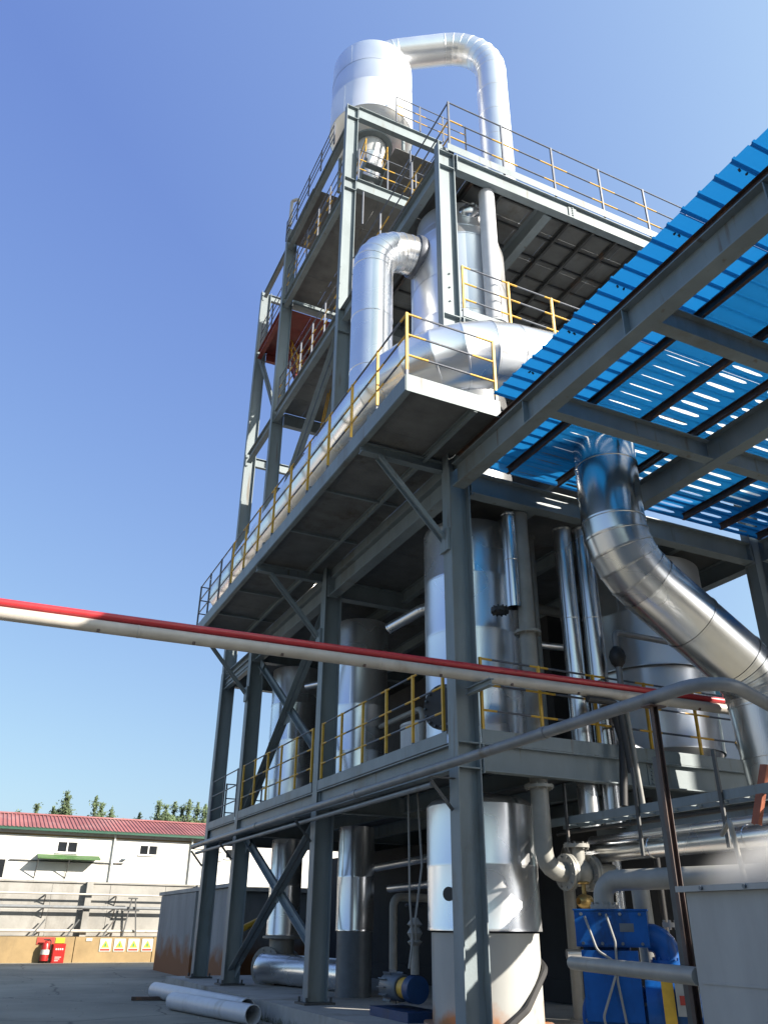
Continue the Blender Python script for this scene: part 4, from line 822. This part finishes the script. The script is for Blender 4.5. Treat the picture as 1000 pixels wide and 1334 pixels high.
obj('lettering', lt, 'sign_white', d)
t = thing('fire_notice', 'orange red notice board on the wall base above the extinguisher', 'sign', (4.55, YW, .8)); obj('board', MB().box(4.15, 5.0, YW - .03, YW - .005, .62, .95), 'sign_red', t)
t = thing('yellow_notice', 'plain yellow notice board on the wall base beside the red one', 'sign', (5.3, YW, .7)); obj('board', MB().box(5.05, 5.5, YW - .03, YW - .005, .68, .93), 'sign_yellow', t)
for k in range(4):
    x = 7.55 + k * .72; t2 = thing('warning_sign', 'square white warning sign with yellow triangle on the ochre wall base', 'sign', (x, YW, .6), 'row of warning signs'); bo = obj('board', MB().box(x - .29, x + .29, YW - .03, YW - .005, .3, .9), 'sign_white', t2)
    s = MB(); s.add([(x - .2, YW - .034, .48), (x + .2, YW - .034, .48), (x, YW - .034, .82)], [(0, 1, 2)]); tr = obj('triangle', s, 'sign_yellow', t2); obj('symbol', MB().box(x - .045, x + .045, YW - .04, YW - .036, .53, .68), 'sign_green', t2); obj('caption_bar', MB().box(x - .24, x + .24, YW - .036, YW - .032, .34, .43), 'sign_red', t2)
t = thing('small_notice', 'tiny cream notice on the ochre wall base', 'sign', (6.7, YW, .8)); obj('board', MB().box(6.55, 6.85, YW - .03, YW - .005, .78, .92), 'sign_white', t)

# ------------------------------------------------------------------ white workshop with red sheet roof
YB = 57.0
t = thing('white_workshop', 'long white workshop with red sheet roof and green eaves', 'building', (0, YB, GZ))
def wall_with(x0, x1, z0, z1, y, holes):
    xs = sorted({x0, x1} | {h[0] for h in holes} | {h[1] for h in holes}); zs = sorted({z0, z1} | {h[2] for h in holes} | {h[3] for h in holes}); m = MB()
    for a, b in zip(xs, xs[1:]):
        for c, d in zip(zs, zs[1:]):
            if not any(h[0] <= (a + b) / 2 <= h[1] and h[2] <= (c + d) / 2 <= h[3] for h in holes): m.add([(a, y, c), (b, y, c), (b, y, d), (a, y, d)], [(0, 1, 2, 3)])
    return m
wins = [(4.95, 6.15, 5.45, 6.1), (9.9, 11.05, 5.5, 6.1), (1.2, 2.25, 3.9, 5.0), (-4.5, -3.3, 5.45, 6.1), (-9.5, -8.3, 5.45, 6.1), (15.5, 16.7, 5.5, 6.1)]
obj('wall', wall_with(-45, 34, GZ, 6.72, YB, wins).box(-45, 34, YB + .3, YB + 9, GZ, 6.6), 'white_wall', t)
for a, b, c, d in wins:
    wf = obj('window', MB().box(a, b, YB + .03, YB + .1, c, c + .05).box(a, b, YB + .03, YB + .1, d - .05, d).box(a, a + .05, YB + .03, YB + .1, c + .05, d - .05).box(b - .05, b, YB + .03, YB + .1, c + .05, d - .05).box((a + b) / 2 - .04, (a + b) / 2 + .04, YB + .03, YB + .1, c + .05, d - .05), 'win_frame', t)
    for q0, q1 in ((a + .05, (a + b) / 2 - .04), ((a + b) / 2 + .04, b - .05)): obj('pane', MB().box(q0, q1, YB + .06, YB + .07, c + .05, d - .05), 'window_dark', wf)
    obj('sill', MB().box(a - .06, b + .06, YB - .08, YB + .05, c - .06, c - .002), 'white_wall', wf)
obj('eave_board', MB().box(-45.2, 34.2, YB - .32, YB - .26, 6.62, 6.78), 'green_trim', t); obj('eave_strip', MB().box(-45, 34, YB - .03, YB - .002, 6.35, 6.45), 'ochre', t)
pr = []; me = MB(); n = 5
for i in range(n):   # one ribbed roof sheet, 1.2 wide
    x = -.6 + i * .24
    for (xa, za, xb, zb) in ((x, 0, x + .14, 0), (x + .14, 0, x + .16, .05), (x + .16, .05, x + .22, .05), (x + .22, .05, x + .24, 0)):
        me.add([(xa, YB - .35, 6.74 + za), (xb, YB - .35, 6.74 + zb), (xb, YB + 4.6, 7.99 + zb), (xa, YB + 4.6, 7.99 + za)], [(0, 1, 2, 3)])
rm = lm(me, 'roof_sheet', 'red_roof', 10)
for k in range(65): inst('roof_sheet', rm, (-44.2 + k * 1.2, 0, (k % 2) * .008), t)
obj('ridge_cap', MB().prof([(-.3, -.06), (0, .06), (.3, -.06), (0, .03)], (-45, YB + 4.6, 8.03), (34, YB + 4.6, 8.03), (0, 0, 1)), 'red_roof', t)
obj('back_roof', MB().add([(-45, YB + 4.6, 7.99), (34, YB + 4.6, 7.99), (34, YB + 9.3, 6.74), (-45, YB + 9.3, 6.74)], [(0, 1, 2, 3)]), 'red_roof', t)
aw = obj('awning', MB().add([(3.9, YB - .02, 5.32), (7.5, YB - .02, 5.32), (7.5, YB - 1.0, 5.08), (3.9, YB - 1.0, 5.08), (3.9, YB - .02, 5.27), (7.5, YB - .02, 5.27), (7.5, YB - 1.0, 5.02), (3.9, YB - 1.0, 5.02)], [(0, 1, 2, 3), (7, 6, 5, 4), (3, 2, 6, 7), (0, 3, 7, 4), (2, 1, 5, 6), (1, 0, 4, 5)]), 'green_awning', t)
for x in (3.95, 5.7): obj('strut', MB().bar((x, YB - .95, 5.03), (x, YB - .02, 4.0), .03, 6), 'steel_dark', aw)
for x in (-2.0, 8.3, 13.2): obj('downpipe', MB().bar((x, YB - .1, GZ), (x, YB - .1, 6.6), .06, 8), 'win_frame', t)
obj('gutter', MB().box(-45, 34, YB - .52, YB - .36, 6.6, 6.7), 'green_trim', t)
dr = obj('door', MB().box(3.95, 5.62, YB - .04, YB - .005, GZ, 4.9).box(5.66, 7.3, YB - .04, YB - .005, GZ, 4.9), 'white_wall', t)
obj('door_track', MB().box(2.4, 9.0, YB - .1, YB - .042, 4.92, 4.98), 'steel_dark', t); obj('lamp', MB().box(8.9, 9.1, YB - .2, YB - .005, 5.15, 5.25), 'motor_grey', t)
t = thing('lattice_mast', 'thin lattice antenna mast rising in front of the white workshop', 'mast', (13.4, 52, GZ)); mm = MB()
for s in (-.15, .15): mm.bar((13.4 + s, 52, GZ), (13.4 + s, 52, 6.2), .03, 6)
for k in range(12): mm.bar((13.25, 52, 1 + k * .42), (13.55, 52, 1.42 + k * .42), .02, 6)
for z in (5.0, 5.5, 6.0): mm.bar((12.9, 52, z), (13.9, 52, z), .03, 6)
obj('frame', mm, 'steel_dark', t)

# ------------------------------------------------------------------ poplars behind the workshop
def tree(px, py_top, D, wd, lab, dense=1.0):
    d = fw * F + rr * (px - 500) - uu * (py_top - 667); q = Vector((0, 0, 1.6)) + d * (D / math.hypot(d.x, d.y)); top = q.z; x, y = q.x, q.y
    o = thing('poplar_tree', lab, 'tree', (x, y, GZ), 'poplars beyond the white workshop')
    obj('trunk', MB().bar((x, y, GZ), (x, y, top * .9), .28, 8, .04), 'bark', o); m = MB(); n = int(9500 * dense)
    for q in range(max(3, int(wd * 2.2))):
        ox, oy = (0, 0) if q == 0 else (random.uniform(-.62, .62) * wd, random.uniform(-.5, .5) * wd); ht = top * (1 if q == 0 else random.uniform(.78, .96) - abs(ox) / wd * .12); zb = ht * random.uniform(.25, .4); wr = random.uniform(.8, 1.35)
        m.mi = 1; m.bar((x + ox * .3, y + oy * .3, zb * .6), (x + ox, y + oy, ht * .97), .07, 5, .015); m.mi = 0
        for k in range(int(n / max(3, int(wd * 2.2)))):
            f = random.random() ** .8; z = zb + (ht - zb) * f; rr_ = wr * (1.15 - f) ** .6 * random.choice((.6, 1, 1, 1.5)) * (.7 + .5 * math.sin(z * 5 + q * 2))
            p = Vector((x + ox + random.gauss(0, .5) * rr_, y + oy + random.gauss(0, .5) * rr_, z + random.gauss(0, .1)))
            a = Vector((random.gauss(0, 1), random.gauss(0, 1), random.gauss(0, 1))).normalized() * random.uniform(.07, .15); b = a.orthogonal().normalized() * random.uniform(.05, .11)
            m.add([p - a, p + b, p + a, p - b], [(0, 1, 2, 3)])
    obj('crown', m, ['leaf', 'bark'], o, angle=180)
random.seed(11)
for px, pt, wd, lab, dn in ((25, 1058, 2.2, 'lone small poplar tip over the workshop roof', .6), (88, 1032, 3.4, 'tallest bushy poplar rising over the workshop roof', 1.5), (70, 1052, 2.0, 'low poplar tucked beside the tallest bushy one', .7), (126, 1038, 2.9, 'bushy poplar second tallest over the workshop roof', 1.2), (146, 1054, 2.4, 'low poplar on the right flank of the second tallest', .8), (182, 1060, 2.0, 'lone thin poplar tip between two clumps over the roof', .5)):
    tree(px, pt, 96, wd * 1.45, lab, dn * 1.5)
for px, pt in ((208, 1044), (217, 1050), (228, 1046), (238, 1052), (247, 1043), (258, 1047), (268, 1050)): tree(px, pt, 96 + random.uniform(-3, 3), 3.1, 'slim poplar spire in the tight clump beside the tower', 1.2)
t = thing('flag_pole', 'thin pale pole standing in the poplar clump', 'pole', (20.5, 80, GZ)); obj('pole', MB().bar((22.6, 88, GZ), (22.6, 88, 12.6), .09, 8), 'win_frame', t)

# ------------------------------------------------------------------ neighbouring buildings to the right
t = thing('teal_hall', 'teal clad hall with red tiled roof edge glimpsed past the canopy post', 'building', (33, 28, GZ))
obj('wall', MB().box(28.5, 42, 24.5, 40, GZ, 10.8), 'white_wall', t); obj('fascia', MB().box(28.42, 42.08, 24.42, 40, 10.81, 12.0), 'teal_wall', t)
me = lm(MB().lathe((0, 0, 0), [(0, .16), (.8, .18), (.8, .14)], 10, (1, 0, 0)), 'roof_tile', 'red_roof')
for k in range(18): inst('roof_tile', me, (28.1 + k * .75, 24.4, 12.28), t)
for k in range(20): inst('roof_tile', me, (28.3, 24.4 + k * .75, 12.28), t, (0, 0, math.pi / 2))
obj('roof', MB().add([(28.2, 24.2, 12.02), (42.3, 24.2, 12.02), (42.3, 40.3, 12.02), (28.2, 40.3, 12.02), (35, 32, 14.0)], [(0, 1, 4), (1, 2, 4), (2, 3, 4), (3, 0, 4)]), 'red_roof', t)
t = thing('production_hall', 'tall tan production hall standing beside the yard', 'building', (28, 8, GZ))
obj('wall', MB().box(24, 40, -2, 16.3, GZ, 20.9), 'hall_wall', t); obj('parapet', MB().box(23.9, 40.1, -2.1, 16.4, 20.91, 21.3), 'concrete', t)
me = lm(MB().box(-.06, .0, -.8, .8, -.9, .9), 'window', 'window_dark')
for z in (3, 7, 11, 15): 
    for y in (1, 4, 7, 10, 13): inst('window', me, (24.0, y, z + 1), t)

t = thing('rear_sky_blocker', 'long brown rendered block added behind the viewer to cut sky light', 'building', (-5, -14, GZ))  # unseen building, added to darken the yard and the reflections in the metal
obj('wall', MB().box(-34, 20, -28, -12.5, GZ, 10.5), 'hall_wall', t); obj('parapet', MB().box(-34.1, 20.1, -28.1, -12.4, 10.51, 10.8), 'concrete', t)
me = lm(MB().box(-1.0, 1.0, -.02, .05, -.8, .8), 'window', 'window_dark')
for k in range(12): inst('window', me, (-31 + k * 4.4, -12.46, 6.5), t)
# steam drifting over the trough
sm = bpy.data.materials.new('steam'); sm.use_nodes = True; n = sm.node_tree.nodes; l = sm.node_tree.links; n.remove(n['Principled BSDF'])
pv = n.new('ShaderNodeVolumePrincipled'); pv.inputs['Color'].default_value = (.97, .97, .97, 1); g_ = n.new('ShaderNodeNewGeometry'); no = n.new('ShaderNodeTexNoise'); no.inputs['Scale'].default_value = 3.0; no.inputs['Detail'].default_value = 4
l.new(g_.outputs['Position'], no.inputs['Vector']); tc = n.new('ShaderNodeTexCoord'); gr = n.new('ShaderNodeTexGradient'); gr.gradient_type = 'SPHERICAL'; l.new(tc.outputs['Object'], gr.inputs[0])
mu = n.new('ShaderNodeMath'); mu.operation = 'MULTIPLY'; pw_ = n.new('ShaderNodeMath'); pw_.operation = 'POWER'; pw_.inputs[1].default_value = 2.2; l.new(gr.outputs['Fac'], pw_.inputs[0]); l.new(pw_.outputs[0], mu.inputs[0]); l.new(no.outputs['Fac'], mu.inputs[1]); ml = n.new('ShaderNodeMath'); ml.operation = 'MULTIPLY'; l.new(mu.outputs[0], ml.inputs[0]); ml.inputs[1].default_value = 40.0
l.new(ml.outputs[0], pv.inputs['Density']); l.new(pv.outputs[0], n['Material Output'].inputs['Volume']); MATS['steam'] = sm
bm = bmesh.new(); bmesh.ops.create_icosphere(bm, subdivisions=3, radius=1.0); me = bpy.data.meshes.new('steam'); bm.to_mesh(me); bm.free(); me.materials.append(sm)
so_ = bpy.data.objects.new('steam', me); col.objects.link(so_); so_.location = Vector((6.95, 5.3, 1.98)) * S; so_.scale = (.95, 1.3, .5)
tag(so_, 'white steam drifting over the grey trough', 'steam', kind='stuff')
